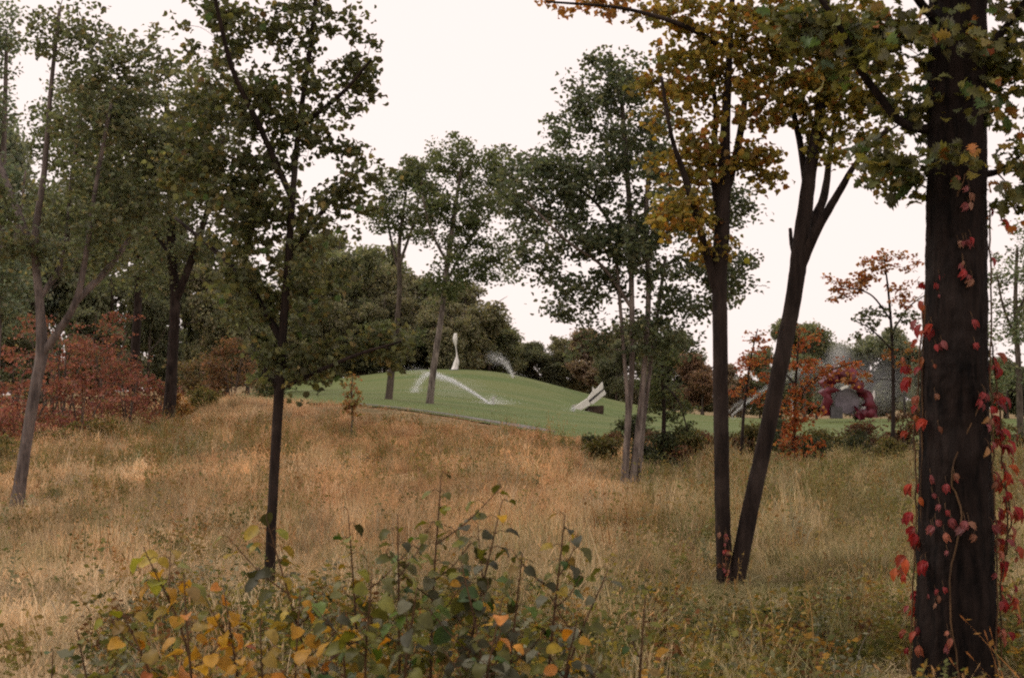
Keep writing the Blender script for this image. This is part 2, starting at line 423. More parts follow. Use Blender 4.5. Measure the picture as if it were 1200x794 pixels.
def limb(Y, *rows):                            # rows (px, py, radius in px[, depth offset in m])
    o = []
    for r_ in rows:
        y = Y + (r_[3] if len(r_) > 3 else 0.0); o.append((*P(r_[0], r_[1], y), S(r_[2], Y)))
    return o
def trunk(Y, *rows):                           # the same, its foot sunk into the ground
    o = limb(Y, *rows); x, y = o[0][0], o[0][1]
    o[0] = (x, y, gz(x, y) - 0.12, o[0][3]); return o
def blob(Y, px, py, rx, ry, wt=None, dy=0.0, ryd=None, pal=None):
    w_ = wt if wt is not None else 1.0
    return (P(px, py, Y + dy), (S(rx, Y), ryd if ryd else S(0.5 * (rx + ry), Y) * 1.1, S(ry, Y)), w_ * rx * ry) + ((pal,) if pal else ())

def limbd(Y, d, *rows):                        # a limb that also reaches d metres towards (-) or away from (+) the camera
    n_ = len(rows) - 1
    return limb(Y, *[(r_[0], r_[1], r_[2], d * (i / n_) ** 1.2) for i, r_ in enumerate(rows)])

# leaf colours
OLIVE = [(5, (0.08, 0.083, 0.034)), (3, (0.1, 0.1, 0.04)), (2, (0.062, 0.067, 0.03)), (1, (0.135, 0.115, 0.045))]
OLIVE_BROWN = [(4, (0.09, 0.09, 0.042)), (3, (0.11, 0.106, 0.052)), (2, (0.075, 0.074, 0.034)), (1, (0.15, 0.115, 0.048))]
DARK_GREEN = [(4, (0.05, 0.056, 0.022)), (3, (0.07, 0.072, 0.027)), (1, (0.095, 0.085, 0.03))]
GREY_GREEN = [(4, (0.085, 0.092, 0.045)), (3, (0.11, 0.112, 0.055)), (1, (0.15, 0.135, 0.06))]
BLUE_GREEN = [(4, (0.09, 0.115, 0.08)), (3, (0.12, 0.145, 0.1)), (1, (0.15, 0.15, 0.09))]
YELLOW = [(4, (0.23, 0.16, 0.032)), (3, (0.18, 0.14, 0.034)), (4, (0.125, 0.115, 0.034)), (0.8, (0.28, 0.13, 0.03)), (0.7, (0.15, 0.07, 0.025))]
YELLOW_GREEN = [(4, (0.16, 0.14, 0.035)), (4, (0.11, 0.11, 0.03)), (2, (0.2, 0.155, 0.035)), (0.6, (0.24, 0.11, 0.03))]
ORANGE_BROWN = [(3, (0.3, 0.14, 0.04)), (2, (0.22, 0.12, 0.04)), (2, (0.16, 0.11, 0.04))]
OAKPAL = [(5, (0.065, 0.075, 0.028)), (4, (0.1, 0.1, 0.032)), (2.5, (0.17, 0.145, 0.036)), (0.6, (0.22, 0.09, 0.028)), (1, (0.1, 0.11, 0.07))]
DUSTY_RED = [(4, (0.165, 0.062, 0.05)), (3, (0.14, 0.06, 0.045)), (2, (0.2, 0.09, 0.065)), (1.5, (0.11, 0.085, 0.042))]
ORANGE_RED = [(4, (0.3, 0.085, 0.03)), (3, (0.22, 0.065, 0.025)), (2, (0.3, 0.14, 0.045)), (1, (0.14, 0.1, 0.035))]
BROWN_RED = [(3, (0.13, 0.06, 0.035)), (2, (0.1, 0.055, 0.03)), (2, (0.12, 0.09, 0.04)), (1, (0.2, 0.08, 0.04))]
RUSSET = [(3, (0.15, 0.085, 0.05)), (3, (0.11, 0.08, 0.045)), (2, (0.19, 0.1, 0.055))]
WEED = [(4, (0.13, 0.12, 0.04)), (3, (0.1, 0.1, 0.035)), (2, (0.2, 0.15, 0.055))]

def cool(p_): return [(w_, (c_[0] * 0.86, c_[1] * 1.0, c_[2] * 1.22)) for w_, c_ in p_]
OLIVE, OLIVE_BROWN, DARK_GREEN, GREY_GREEN, YELLOW_GREEN = cool(OLIVE), cool(OLIVE_BROWN), cool(DARK_GREEN), cool(GREY_GREEN), YELLOW_GREEN
# ------------------------------------------------------------------ the standing trees
# slim young maple in the left foreground
Y = 13.1
grow('young_maple',
     [trunk(Y, (315, 692, 6.8), (318, 620, 6.2), (322, 540, 6), (327, 460, 6.2), (332, 380, 5.2), (338, 300, 4.5), (343, 230, 4), (350, 150, 3.2), (363, 60, 3), (375, -50, 2)),
      limbd(Y, -0.5, (329, 455, 3.2), (365, 438, 2.6), (420, 415, 2), (470, 400, 1)), limbd(Y, 0.6, (331, 400, 5), (292, 335, 4), (250, 292, 3), (205, 255, 2)),
      limbd(Y, 0.5, (338, 300, 4), (380, 245, 3), (425, 195, 2)), limbd(Y, -0.7, (343, 235, 4), (305, 150, 3.5), (272, 80, 3), (250, -10, 2)),
      limbd(Y, -0.4, (350, 150, 3), (400, 110, 2.5), (435, 70, 1.5)), limbd(Y, 0.3, (327, 455, 5), (308, 430, 4), (296, 400, 2))],
     [blob(Y, 340, 425, 55, 40), blob(Y, 385, 418, 35, 22, 2), blob(Y, 435, 402, 48, 26, 2), blob(Y, 352, 345, 75, 55), blob(Y, 285, 335, 55, 48), blob(Y, 330, 255, 90, 55), blob(Y, 310, 185, 48, 36, 1.2), blob(Y, 225, 200, 35, 50, 0.9), blob(Y, 385, 170, 40, 30, 1.0), blob(Y, 415, 215, 40, 45), blob(Y, 270, 235, 60, 55),
      blob(Y, 245, 150, 50, 60), blob(Y, 330, 120, 75, 60), blob(Y, 415, 120, 35, 60, 0.7), blob(Y, 425, 55, 26, 60, 0.7), blob(Y, 335, 30, 85, 50), blob(Y, 255, 50, 55, 55), blob(Y, 370, -60, 100, 50)],
     'slim young tree with olive leaves standing before the golden slope', 'tree', [(5, (0.064, 0.072, 0.034)), (3, (0.084, 0.088, 0.04)), (2, (0.05, 0.058, 0.03)), (1, (0.12, 0.1, 0.042))],
     M_BARK_DARK, 11, clumps=470, per=24, leaf=0.064, clump_r=0.17, tpl=L_MAPLE, crown_from=0.3, single=300, up=0.6)

# grey-barked tree leaning at the left edge
Y = 24.0
grow('grey_tree',
     [trunk(Y, (18, 597, 8), (29, 530, 6.8), (42, 450, 6.6), (49, 410, 7), (46, 350, 5), (41, 280, 4.5), (52, 200, 3.5), (60, 100, 2.5), (70, 10, 2)),
      limbd(Y, -0.6, (47, 418, 5), (70, 386, 4.8), (90, 350, 4), (102, 290, 3.2), (112, 220, 2.5), (130, 120, 2.5)), limbd(Y, 0.8, (90, 352, 4.5), (130, 310, 4), (172, 245, 2.5), (190, 180, 1.5)),
      limbd(Y, 0.9, (43, 305, 4.5), (18, 240, 4), (-10, 165, 2.5)), limbd(Y, 1.0, (46, 350, 4), (75, 300, 3.5), (85, 200, 2.5), (100, 110, 2))],
     [blob(Y, 60, 300, 60, 40, 0.45), blob(Y, 125, 255, 70, 55), blob(Y, 115, 150, 55, 80), blob(Y, 155, 85, 60, 55), blob(Y, 90, 35, 55, 40), blob(Y, 185, 185, 60, 65), 
      blob(Y, 15, 255, 45, 60, 0.6)],
     'grey trunk leaning and forking low at the left edge of the meadow', 'tree', OLIVE_BROWN, M_BARK_GREY, 12, clumps=270, per=44, leaf=0.1, clump_r=0.36, tpl=L_OVAL, up=0.5)

# multi-stemmed tree in the middle distance
Y = 29.5
grow('clump_tree',
     [trunk(Y, (731, 576, 5), (736, 500, 3.6), (741, 420, 3.4), (740, 340, 3.2), (738, 250, 3.2), (731, 150, 3), (725, 80, 1.5)),
      trunk(Y, (738, 576, 4.5), (748, 500, 3.4), (756, 420, 3.4), (760, 340, 3.2), (757, 250, 3), (766, 150, 2)), trunk(Y + 0.25, (746, 572, 3.2), (756, 480, 2.6), (766, 400, 2.4), (780, 300, 2)),
      trunk(Y - 0.1, (729, 574, 3), (735, 480, 2.4), (730, 400, 2.2), (722, 300, 2)),
      limbd(Y, -1.2, (741, 362, 2.4), (706, 312, 1.9), (664, 282, 1.5), (618, 236, 1)), limbd(Y, 1.2, (739, 300, 2.4), (697, 236, 2), (652, 206, 1.4), (610, 176, 0.9)),
      limbd(Y, 1.0, (760, 330, 2.4), (800, 300, 1.9), (855, 305, 1)), limbd(Y, -1.0, (759, 300, 2.4), (800, 250, 1.9), (830, 200, 1))],
     [blob(Y, 722, 95, 40, 45), blob(Y, 680, 130, 48, 40), blob(Y, 640, 190, 50, 42), blob(Y, 690, 210, 62, 55), blob(Y, 750, 170, 60, 60), blob(Y, 612, 232, 36, 38), blob(Y, 650, 272, 55, 38),
      blob(Y, 720, 290, 70, 48), blob(Y, 790, 250, 60, 58), blob(Y, 625, 310, 32, 26, 0.8), blob(Y, 682, 350, 50, 36, 0.8), blob(Y, 850, 315, 40, 36), blob(Y, 800, 340, 60, 40), blob(Y, 762, 392, 60, 30, 0.8),
      blob(Y, 690, 400, 42, 22, 0.8), blob(Y, 862, 245, 26, 36)],
     'tree of several pale stems with grey-green crown in mid meadow', 'tree', GREY_GREEN, M_BARK_PALE, 13, gain=1.45, clumps=560, per=46, leaf=0.105, clump_r=0.33, tpl=L_OVAL, up=0.5, sides=7)

# twin-stemmed yellowing tree
Y = 13.2
grow('twin_tree',
     [trunk(Y, (851, 694, 9.5), (847, 610, 9), (845, 500, 9), (844, 400, 9), (843, 330, 9), (845, 285, 9.5), (848, 230, 8), (850, 150, 6), (855, 60, 4), (860, -40, 3)),
      trunk(Y, (859, 697, 10.5), (874, 622, 10), (900, 500, 9.6), (920, 400, 9.6), (931, 342, 9.6), (938, 290, 10), (948, 210, 8), (958, 150, 6.5), (966, 90, 5), (970, -20, 3)),
      limbd(Y, -0.5, (840, 345, 5.5), (822, 275, 4.5), (802, 205, 3.8), (787, 160, 2.5), (775, 90, 2)), limbd(Y, 0.5, (849, 235, 5), (866, 165, 4.5), (876, 90, 3)),
      limbd(Y, -0.6, (936, 318, 6.5), (956, 272, 5.5), (985, 222, 4.2), (1003, 192, 3), (1040, 150, 2)), limbd(Y, 0.6, (942, 275, 5.5), (965, 232, 5), (974, 170, 3), (990, 100, 2)),
      limbd(Y, 0.15, (933, 305, 3), (928, 288, 2.6), (926, 268, 2.2)), limbd(Y, 0.4, (946, 225, 5), (938, 170, 4), (925, 110, 3)),
      limbd(Y, -0.9, (855, 60, 3.5), (800, 30, 3), (730, 10, 2), (640, 2, 1.2)), limbd(Y, 0.5, (846, 280, 4.5), (836, 200, 4), (838, 120, 3), (820, 40, 2))],
     [blob(Y, 790, 100, 42, 55), blob(Y, 830, 60, 60, 50), blob(Y, 800, 180, 48, 48), blob(Y, 802, 252, 45, 36), blob(Y, 835, 290, 28, 22, 0.8), blob(Y, 780, 15, 60, 30), blob(Y, 870, 120, 38, 55), blob(Y, 880, 30, 60, 40),
      blob(Y, 650, 6, 50, 9, 1.6, pal=ORANGE_BROWN), blob(Y, 722, 8, 36, 18, 1.2, pal=ORANGE_BROWN), blob(Y, 872, 190, 36, 26), blob(Y, 900, 205, 16, 26, 0.8),
      blob(Y, 950, 50, 60, 55, 1.4, pal=YELLOW_GREEN), blob(Y, 1005, 40, 55, 50, 1.4, pal=YELLOW_GREEN), blob(Y, 960, 115, 50, 36, 1, pal=YELLOW_GREEN), blob(Y, 1025, 110, 50, 36, .8, pal=YELLOW_GREEN), blob(Y, 918, 95, 38, 50),
      blob(Y, 1030, 165, 36, 24, 0.9, pal=YELLOW_GREEN), blob(Y, 985, 150, 42, 32, 1, pal=YELLOW_GREEN), blob(Y, 1035, 205, 36, 26, 0.9, pal=YELLOW_GREEN), blob(Y, 962, 185, 22, 26, 0.6, pal=YELLOW_GREEN), blob(Y, 900, -90, 180, 60, .6)],
     'tree of two dark stems parting from one foot, yellow autumn leaves', 'tree', YELLOW, M_BARK_DARK, 14, gain=1.6, clumps=540, per=22, leaf=0.066, clump_r=0.16, tpl=L_MAPLE, crown_from=0.45, single=300, up=0.6, sides=12)

# big dark oak at the right
Y = 8.8
grow('oak_tree',
     [trunk(Y, (1117, 800, 44), (1119, 700, 42.5), (1120, 600, 40.5), (1119, 480, 38.5), (1119, 400, 37), (1120, 280, 35.5), (1121, 150, 34), (1123, 0, 32), (1127, -300, 28), (1130, -700, 18)),
      limbd(Y, -0.25, (1100, 152, 7), (1075, 150, 5.5), (1052, 140, 5), (1030, 112, 4.6), (1008, 82, 4.2), (990, 42, 3.6), (962, 0, 3), (930, -40, 2.5)), limbd(Y, 0.5, (1150, 205, 5), (1178, 196, 3), (1230, 150, 1), (1255, 110, 0.5)),
      limbd(Y, -0.4, (1145, 70, 6), (1180, 30, 4), (1230, -40, 2.4), (1275, -120, 0.6)), limbd(Y, -0.5, (1115, 40, 6), (1080, 5, 5), (1040, -60, 4)),
      limbd(Y, -2.0, (1125, -150, 16), (1050, -350, 13), (900, -560, 8), (760, -700, 4)), limbd(Y, 2.5, (1127, -250, 14), (1250, -420, 11), (1400, -560, 6)),
      limbd(Y, -2.5, (1127, -300, 14), (1230, -480, 11), (1350, -650, 5)), limbd(Y, 3, (1127, -300, 14), (1020, -500, 11), (900, -700, 5))],
     [blob(Y, 1100, 45, 60, 30, 0.25, -0.45, 0.15), blob(Y, 1165, 90, 45, 55), blob(Y, 1192, 35, 32, 60, 1.1), blob(Y, 1060, 60, 50, 42), blob(Y, 1010, 55, 60, 46), blob(Y, 1072, 125, 45, 36, 1.2), blob(Y, 1062, 208, 34, 30, 1.4),
      blob(Y, 1025, 185, 36, 24, 1.4), blob(Y, 1192, 190, 26, 55, 0.8), blob(Y, 960, 25, 50, 36), blob(Y, 1125, 110, 50, 30, 0.2, -0.5, 0.12), blob(Y, 1112, 180, 26, 22, 0.5, -0.4, 0.08), blob(Y, 1180, 240, 22, 30, 0.5),
      blob(Y, 1125, -60, 130, 50, 0.6), blob(Y, 1265, -90, 45, 60, 0.3), blob(Y, 1240, 130, 30, 30, 0.3)] +
     [blob(Y, 1050, -420, 420, 170, 0.05, -0.8, 2.2), blob(Y, 1250, -600, 420, 200, 0.05, 1.5, 2.6), blob(Y, 850, -640, 300, 120, 0.05, 0.5, 2.0)],
     'massive dark trunk with red creeper at the right', 'tree', OAKPAL, M_BARK_OAK, 15, gain=1.45, clumps=240, per=13, leaf=0.092, clump_r=0.19, tpl=L_OAK, crown_from=0.5, single=300, leaf_mat=M_LEAF_NEAR, up=0.7, sides=54, sub=26)

# two trees on the lawn
Y = 72.0
grow('lawn_tree', [trunk(Y, (455, 469, 4.4), (461, 415, 4), (468, 345, 3), (468, 285, 2.5), (476, 225, 1.5)), limbd(Y, 1.5, (468, 320, 2), (456, 270, 1.5), (450, 225, 1)), limbd(Y, -1.5, (468, 310, 2), (485, 260, 1.5), (495, 210, 1))],
     [blob(Y, 472, 212, 28, 30), blob(Y, 492, 205, 24, 28), blob(Y, 456, 245, 22, 30, 0.6), blob(Y, 482, 262, 22, 26, 0.7), blob(Y, 448, 395, 34, 16, 0.9), blob(Y, 476, 396, 20, 12, 0.7)],
     'thinly leaved tree on the lawn, nearer the path', 'tree', OLIVE, M_BARK_FAR, 16, clumps=130, per=50, leaf=0.19, clump_r=0.6, up=0.4)
Y = 70.0
grow('lawn_tree', [trunk(Y, (503, 474, 4.4), (509, 425, 4), (517, 372, 3.6), (523, 320, 3.2), (531, 260, 3), (541, 195, 1.5)), limbd(Y, 1.5, (521, 335, 2), (545, 290, 1.6), (575, 250, 1)), limbd(Y, -1.5, (525, 310, 2), (505, 270, 1.5), (495, 230, 1))],
     [blob(Y, 540, 190, 40, 36), blob(Y, 570, 230, 38, 45), blob(Y, 530, 258, 46, 42), blob(Y, 552, 310, 50, 38), blob(Y, 502, 235, 26, 40), blob(Y, 592, 285, 18, 26), blob(Y, 520, 335, 32, 20), blob(Y, 585, 200, 20, 30)],
     'tree with pale leaning trunk beside the sprinkler on the lawn', 'tree', OLIVE, M_BARK_PALE, 17, clumps=260, per=52, leaf=0.19, clump_r=0.62, up=0.4)

# trees at the edge of the wood on the left
Y = 48.0
grow('wood_edge_tree', [trunk(Y, (198, 471, 7.5), (202, 420, 6.5), (205, 350, 6), (201, 290, 5.5), (200, 220, 5), (195, 120, 3)), limbd(Y, -1.5, (205, 355, 5), (226, 300, 4.5), (246, 235, 3), (262, 160, 2)), limbd(Y, 1.5, (202, 300, 4), (170, 250, 3), (150, 180, 2))],
     [blob(Y, 200, 305, 70, 40, 0.6), blob(Y, 240, 250, 75, 60), blob(Y, 160, 230, 70, 65), blob(Y, 200, 160, 85, 65), blob(Y, 250, 120, 60, 55), blob(Y, 115, 320, 60, 36, 0.6), blob(Y, 285, 350, 45, 40, 0.7), blob(Y, 140, 120, 50, 45)],
     'sturdy trunk at the wood edge above the red shrubs', 'tree', OLIVE_BROWN, M_BARK_DARK, 18, clumps=320, per=50, leaf=0.16, clump_r=0.6, up=0.4)
Y = 54.0
grow('wood_edge_tree', [trunk(Y, (156, 467, 6), (158, 420, 5.5), (162, 340, 4.5), (158, 260, 3.5), (165, 150, 2)), limbd(Y, 1, (160, 330, 2.5), (130, 280, 2), (110, 220, 1))],
     [blob(Y, 150, 290, 60, 50), blob(Y, 110, 240, 60, 60), blob(Y, 160, 200, 60, 60), blob(Y, 90, 150, 60, 60)],
     'thin dark trunk rising straight out of the red shrubs', 'tree', OLIVE, M_BARK_DARK, 19, clumps=240, per=54, leaf=0.17, clump_r=0.65, up=0.4)
Y = 40.0
grow('blue_green_tree', [trunk(Y, (-12, 500, 8), (-6, 400, 7), (0, 280, 5), (5, 150, 3), (8, 40, 2)), limbd(Y, -1, (-3, 330, 3), (20, 270, 2), (30, 200, 1))],
     [blob(Y, 0, 330, 46, 60), blob(Y, 8, 235, 42, 55), blob(Y, -12, 130, 24, 80), blob(Y, -6, 35, 24, 40)],
     'bluish green tree cut off by the left edge', 'tree', BLUE_GREEN, M_BARK_GREY, 20, clumps=200, per=50, leaf=0.14, clump_r=0.5, up=0.4)

Y = 60.0
grow('airy_tree', [trunk(Y, (1196, 512, 4), (1194, 440, 3.4), (1190, 360, 2.6), (1192, 290, 1.6)), limbd(Y, -1, (1192, 400, 1.8), (1176, 360, 1.4), (1168, 320, 0.8)), limbd(Y, 1, (1191, 370, 1.8), (1212, 320, 1.4), (1220, 270, 0.8))],
     [blob(Y, 1176, 330, 20, 36, 0.8), blob(Y, 1200, 290, 24, 40), blob(Y, 1186, 390, 26, 36), blob(Y, 1215, 360, 26, 50), blob(Y, 1180, 440, 22, 24, 0.9)],
     'airy grey-green tree just right of the massive trunk', 'tree', GREY_GREEN, M_BARK_FAR, 21, clumps=110, per=40, leaf=0.15, clump_r=0.5, up=0.4)
# ------------------------------------------------------------------ the far wood: copies of six crowns
def proto_tree(seed, h, wdt, low, clumps, per, leaf, cl, pal):
    rng = np.random.default_rng(seed); r = random.Random(seed)
    limbs = [[(0, 0, -0.3, 0.02 * h), (0.01 * h, 0, 0.3 * h, 0.017 * h), (-0.01 * h, 0.01 * h, 0.6 * h, 0.01 * h), (0.02 * h, 0, 0.92 * h, 0.003 * h)]]
    for k in range(6):
        a = k * 1.05 + r.random(); z = h * (0.25 + 0.08 * k)
        limbs.append([(0, 0, z, 0.008 * h), (math.cos(a) * wdt * 0.25, math.sin(a) * wdt * 0.25, z + 0.1 * h, 0.006 * h), (math.cos(a) * wdt * 0.42, math.sin(a) * wdt * 0.42, z + 0.2 * h, 0.002 * h)])
    bl = []
    for k in range(11):
        a = r.random() * 6.28; z = h * (low + (0.9 - low) * (k + 0.5) / 11); rad = wdt * 0.33 * math.sqrt(max(0.12, 1 - ((z / h - low - 0.3) / 0.62) ** 2))
        bl.append(((math.cos(a) * rad * 0.8, math.sin(a) * rad * 0.8, z), (wdt * 0.2, wdt * 0.2, h * 0.11), 1.0))
    return grow('wood_tree', limbs, bl, 'proto', 'tree', pal, M_BARK_FAR, seed, clumps=clumps, per=per, leaf=leaf, clump_r=cl, base=np.zeros(3), up=0.35, sides=5, sub=4, crown_from=0.15)
WHITE = [(5, (1.0, 1.0, 1.0)), (3, (1.3, 1.22, 1.15)), (2, (0.78, 0.8, 0.8))]
NEUTRAL = [(w_, tuple(np.array(c_) * 0.09 / 1.0)) for w_, c_ in WHITE]
def nothing(*a): pass
protos = []
for i, (low, wd) in enumerate([(0.22, 9.5), (0.3, 8), (0.12, 9), (0.35, 7), (0.15, 11), (0.2, 7.5)]):
    protos.append(proto_tree(100 + i, 10.0, wd, low, 430, 64, 0.32, 0.85, NEUTRAL))
used = set()
def place_wood(px, top, Y, hw, tint, k, label, group=None, name='wood_tree', cat='tree'):
    src = protos[k]
    g = G(px, Y); zt = P(px, top, Y)[2]; h = max(zt - g[2], 1.0); wdt = 2 * S(hw, Y)
    r_ = src
    if k in used:
        r_ = src.copy(); col.objects.link(r_)
        for ch in src.children:
            c_ = ch.copy(); col.objects.link(c_); c_.parent = r_
    used.add(k)
    r_.name = name
    r_.location = [float(c_) for c_ in g]; base_w = [9.5, 8, 9, 7, 11, 7.5][k]
    r_.scale = (wdt / base_w * 1.08, wdt / base_w * 1.08, h / 9.7)
    r_.rotation_euler = (0, 0, (px * 0.731 + Y) % 6.28)
    for ch in r_.children:
        ch.color = (*[c_ / 0.09 for c_ in tint], 1) if ch.name.startswith('crown') else (1, 1, 1, 1)
    if 'group' in r_.keys(): del r_['group']
    tag(r_, label, cat, group)
    return r_
G_OL, G_OB, G_DK, G_GR, G_BR, G_RD, G_BL = (0.108, 0.118, 0.07), (0.12, 0.118, 0.074), (0.082, 0.09, 0.056), (0.122, 0.135, 0.095), (0.14, 0.11, 0.078), (0.13, 0.085, 0.058), (0.12, 0.138, 0.105)  # far wood tints, lifted so that the colour carries the haze
MASS = 'far woodland trees behind the lawn'
WOOD = [
    # behind the hill
    (395, 268, 132, 78, G_OL, 4, 'broad round-headed tree filling the wood left of the hill top', None),
    (470, 312, 136, 55, G_OB, 0, 'brownish broad tree behind the hill, beside the round-headed tree', None),
    (545, 332, 130, 56, G_OB, 2, 'low rounded tree directly behind the white twisted sculpture', None),
    (425, 292, 140, 60, G_OL, 0, 'olive tree rising just right of the broad round-headed tree', MASS), (505, 338, 138, 44, G_OL, 4, 'olive tree between the two lawn trunks, behind the hill', MASS), (525, 352, 126, 40, G_OB, 2, 'brownish tree directly above the hill top, left of the twisted column', MASS), (572, 366, 134, 40, G_OL, 5, 'olive tree on the falling slope of the wood, right of the twisted column', MASS), (450, 345, 128, 50, G_OB, 4, 'brownish tree behind the left lawn trunk', MASS), (360, 320, 126, 46, G_OB, 0, 'brownish tree left of and below the round-headed tree', MASS),
    (345, 350, 118, 45, G_DK, 2, 'dark tree behind the left end of the lawn', MASS), (430, 385, 128, 40, G_DK, 5, 'low dark tree over the left shoulder of the hill', MASS), (500, 385, 130, 36, G_DK, 2, 'low dark tree over the hill behind the leaning pale trunk', MASS), (580, 395, 138, 36, G_DK, 0, 'low dark tree behind the sprinkler on the hill shoulder', MASS),
    (604, 398, 142, 34, G_OB, 1, 'brownish tree where the wood meets the open sky right of the hill', MASS), (636, 402, 140, 32, G_DK, 2, 'dark tree over the right slope of the hill', MASS), (668, 396, 142, 34, G_OB, 0, 'brownish tree just left of and above the tilted beam', MASS), (700, 388, 136, 36, G_BR, 3, 'brown tree directly above the tilted beam sculpture', MASS),
    (722, 400, 130, 30, G_DK, 2, 'dark tree between the tilted beam and the pale stems', MASS), (752, 372, 134, 42, G_OB, 4, 'brownish broad tree behind the pale stems', MASS), (790, 388, 132, 36, G_DK, 0, 'dark tree right of the pale stems behind the lawn', MASS), (822, 412, 128, 28, G_RD, 5, 'reddish low tree showing left of the twin dark stems', None),
    (858, 428, 140, 26, G_BR, 2, 'low brown tree seen between the twin dark stems', MASS), (890, 408, 140, 26, G_OL, 0, 'low olive tree just left of the leaning dark stem', MASS), (942, 374, 128, 40, G_OL, 1, 'upright green tree rising between the leaning stem and the red sculpture', None),
    (985, 402, 142, 34, G_GR, 4, 'grey-green tree behind the red sculpture', MASS), (1020, 394, 140, 36, G_GR, 0, 'grey-green tree at the right shoulder of the red sculpture', MASS), (1060, 386, 138, 36, G_GR, 2, 'grey-green tree behind the tall thin sapling', MASS), (1100, 382, 134, 36, G_GR, 4, 'grey-green tree hidden half by the massive trunk', MASS), (1140, 372, 130, 34, G_OL, 0, None, MASS),
    (915, 425, 138, 24, G_DK, 5, 'low dark tree behind the orange-red sapling', MASS),
    (1240, 300, 110, 40, G_OL, 4, None, MASS), (1290, 330, 120, 50, G_OL, 0, None, MASS), (1180, 420, 120, 40, G_DK, 2, None, MASS),
]
MASSL = 'trees deep in the wood on the left'
WOOD += [
    (290, 325, 84, 46, G_OL, 1, None, MASSL), (255, 300, 76, 50, G_OB, 0, None, MASSL), (215, 250, 88, 60, G_DK, 4, None, MASSL), (130, 200, 78, 70, G_OL, 0, None, MASSL), (70, 230, 84, 70, G_DK, 2, None, MASSL),
    (20, 260, 76, 70, G_BL, 4, None, MASSL), (-50, 150, 72, 80, G_BL, 1, None, MASSL), (320, 372, 92, 36, G_OB, 5, None, MASSL), (175, 335, 70, 40, G_DK, 2, None, MASSL), (110, 360, 64, 40, G_DK, 5, None, MASSL), (30, 370, 62, 46, G_DK, 2, None, MASSL),
    (-130, 250, 70, 90, G_OL, 0, None, MASSL), (265, 392, 84, 34, G_BR, 5, None, MASSL),
]
# rows deeper in, closing the view between the trunks
for i in range(14):
    WOOD.append((-120 + i * 46, 395 + (i * 37) % 40, 150 + (i * 13) % 25, 40, [G_DK, G_OB, G_OL][i % 3], [2, 5, 0, 4][i % 4], None, MASSL if i < 9 else MASS))
for i in range(17):
    WOOD.append((560 + i * 44, 420 + (i * 29) % 30, 158 + (i * 17) % 25, 34, [G_DK, G_GR, G_OB][i % 3], [2, 5, 0, 4][i % 4], None, MASS))
LAB = {MASS: 'woodland tree deep behind the lawn, merging with its neighbours', MASSL: 'tree in the shady wood left of the hill'}
for (px, top, Yw, hw, tint, k, label, group) in WOOD:
    place_wood(px, top, Yw, hw, tint, k, label or LAB[group], group)

# ------------------------------------------------------------------ shrubs and saplings
def shrub(name, px, Yb, top, hw, pal, label, seed, cat='shrub', clumps=40, per=40, leaf=0.1, clump_r=0.3, stems=5, bark=M_BARK_FAR, tpl=L_DIAMOND, low=0.25, group=None, wt=None, up=0.6, gain=1.35, flat=0.65):
    g = G(px, Yb); rng = np.random.default_rng(seed)
    h = P(px, top, Yb)[2] - g[2]; wd = S(hw, Yb); limbs = []
    for k in range(stems):
        a = k * 6.28 / stems + rng.random(); q = rng.uniform(0.25, 0.7)
        e = g + np.array([math.cos(a) * wd * q, math.sin(a) * wd * q, h * rng.uniform(0.6, 0.85)])
        s = g + np.array([math.cos(a) * 0.05 * wd, math.sin(a) * 0.05 * wd, -0.05]); mid = (s + e) / 2 + np.array([0, 0, h * 0.08])
        r0 = 0.012 * h + 0.006
        limbs.append([(*s, r0), (*mid, r0 * 0.7), (*e, r0 * 0.35)])
    bl = []
    for k in range(7):
        a = rng.random() * 6.28; z = low + (0.88 - low) * k / 6; q = 0.55 * math.sqrt(max(0.1, 1 - ((z - 0.45) / 0.62) ** 2))
        bl.append((g + np.array([math.cos(a) * wd * q, math.sin(a) * wd * q, z * h]), (wd * 0.5, wd * 0.5, h * 0.16), 1.0))
    return grow(name, limbs, bl, label, cat, pal, bark, seed, clumps=clumps, per=per, leaf=leaf, clump_r=clump_r, tpl=tpl, crown_from=0.3, sides=5, sub=4, base=g, group=group, up=up, twig=0.003, crown_name='foliage', trunk_name='stem', gain=gain, flat=flat)

GR_RED = 'red shrubs under the trees on the left'
LRS = ['dusty red shrub just left of the leaning grey trunk', 'tall dusty red shrub just right of the leaning grey trunk fork', 'dusty red shrub between the grey trunk and the thin dark trunk', 'low dusty red shrub in front, behind the grey trunk',
       'low dusty red shrub in front, right of the grey trunk', 'dusty red shrub at the foot of the thin dark trunk', 'small dusty red shrub touching the sturdy trunk', 'tallest dusty red shrub, around the thin dark trunk',
       'dusty red shrub cut off by the left edge', 'dusty red shrub farthest back, above the other red shrubs']
for i, (px, Yb, top, hw) in enumerate([(15, 44, 405, 55), (75, 46, 385, 55), (120, 47, 400, 50), (35, 41, 440, 50), (95, 42, 440, 50), (150, 46, 425, 42), (185, 50, 440, 36), (125, 50, 365, 46), (-40, 42, 410, 50), (60, 52, 372, 50)]):
    shrub('red_shrub', px, Yb, top, hw, DUSTY_RED, LRS[i], 200 + i, clumps=40, per=34, leaf=0.12, clump_r=0.46, group=GR_RED, low=0.15, gain=1.75, flat=0.35)
shrub('weed_bank', 8, 33, 512, 46, WEED, 'olive weeds on the bank left of the grey trunk foot', 290, clumps=44, per=40, leaf=0.085, clump_r=0.28, low=0.05, gain=1.2)
shrub('weed_bank', 62, 36, 504, 44, RUSSET + WEED, 'russet and olive weeds behind the grey trunk, below the red shrubs', 291, clumps=44, per=40, leaf=0.09, clump_r=0.28, low=0.05, gain=1.2)
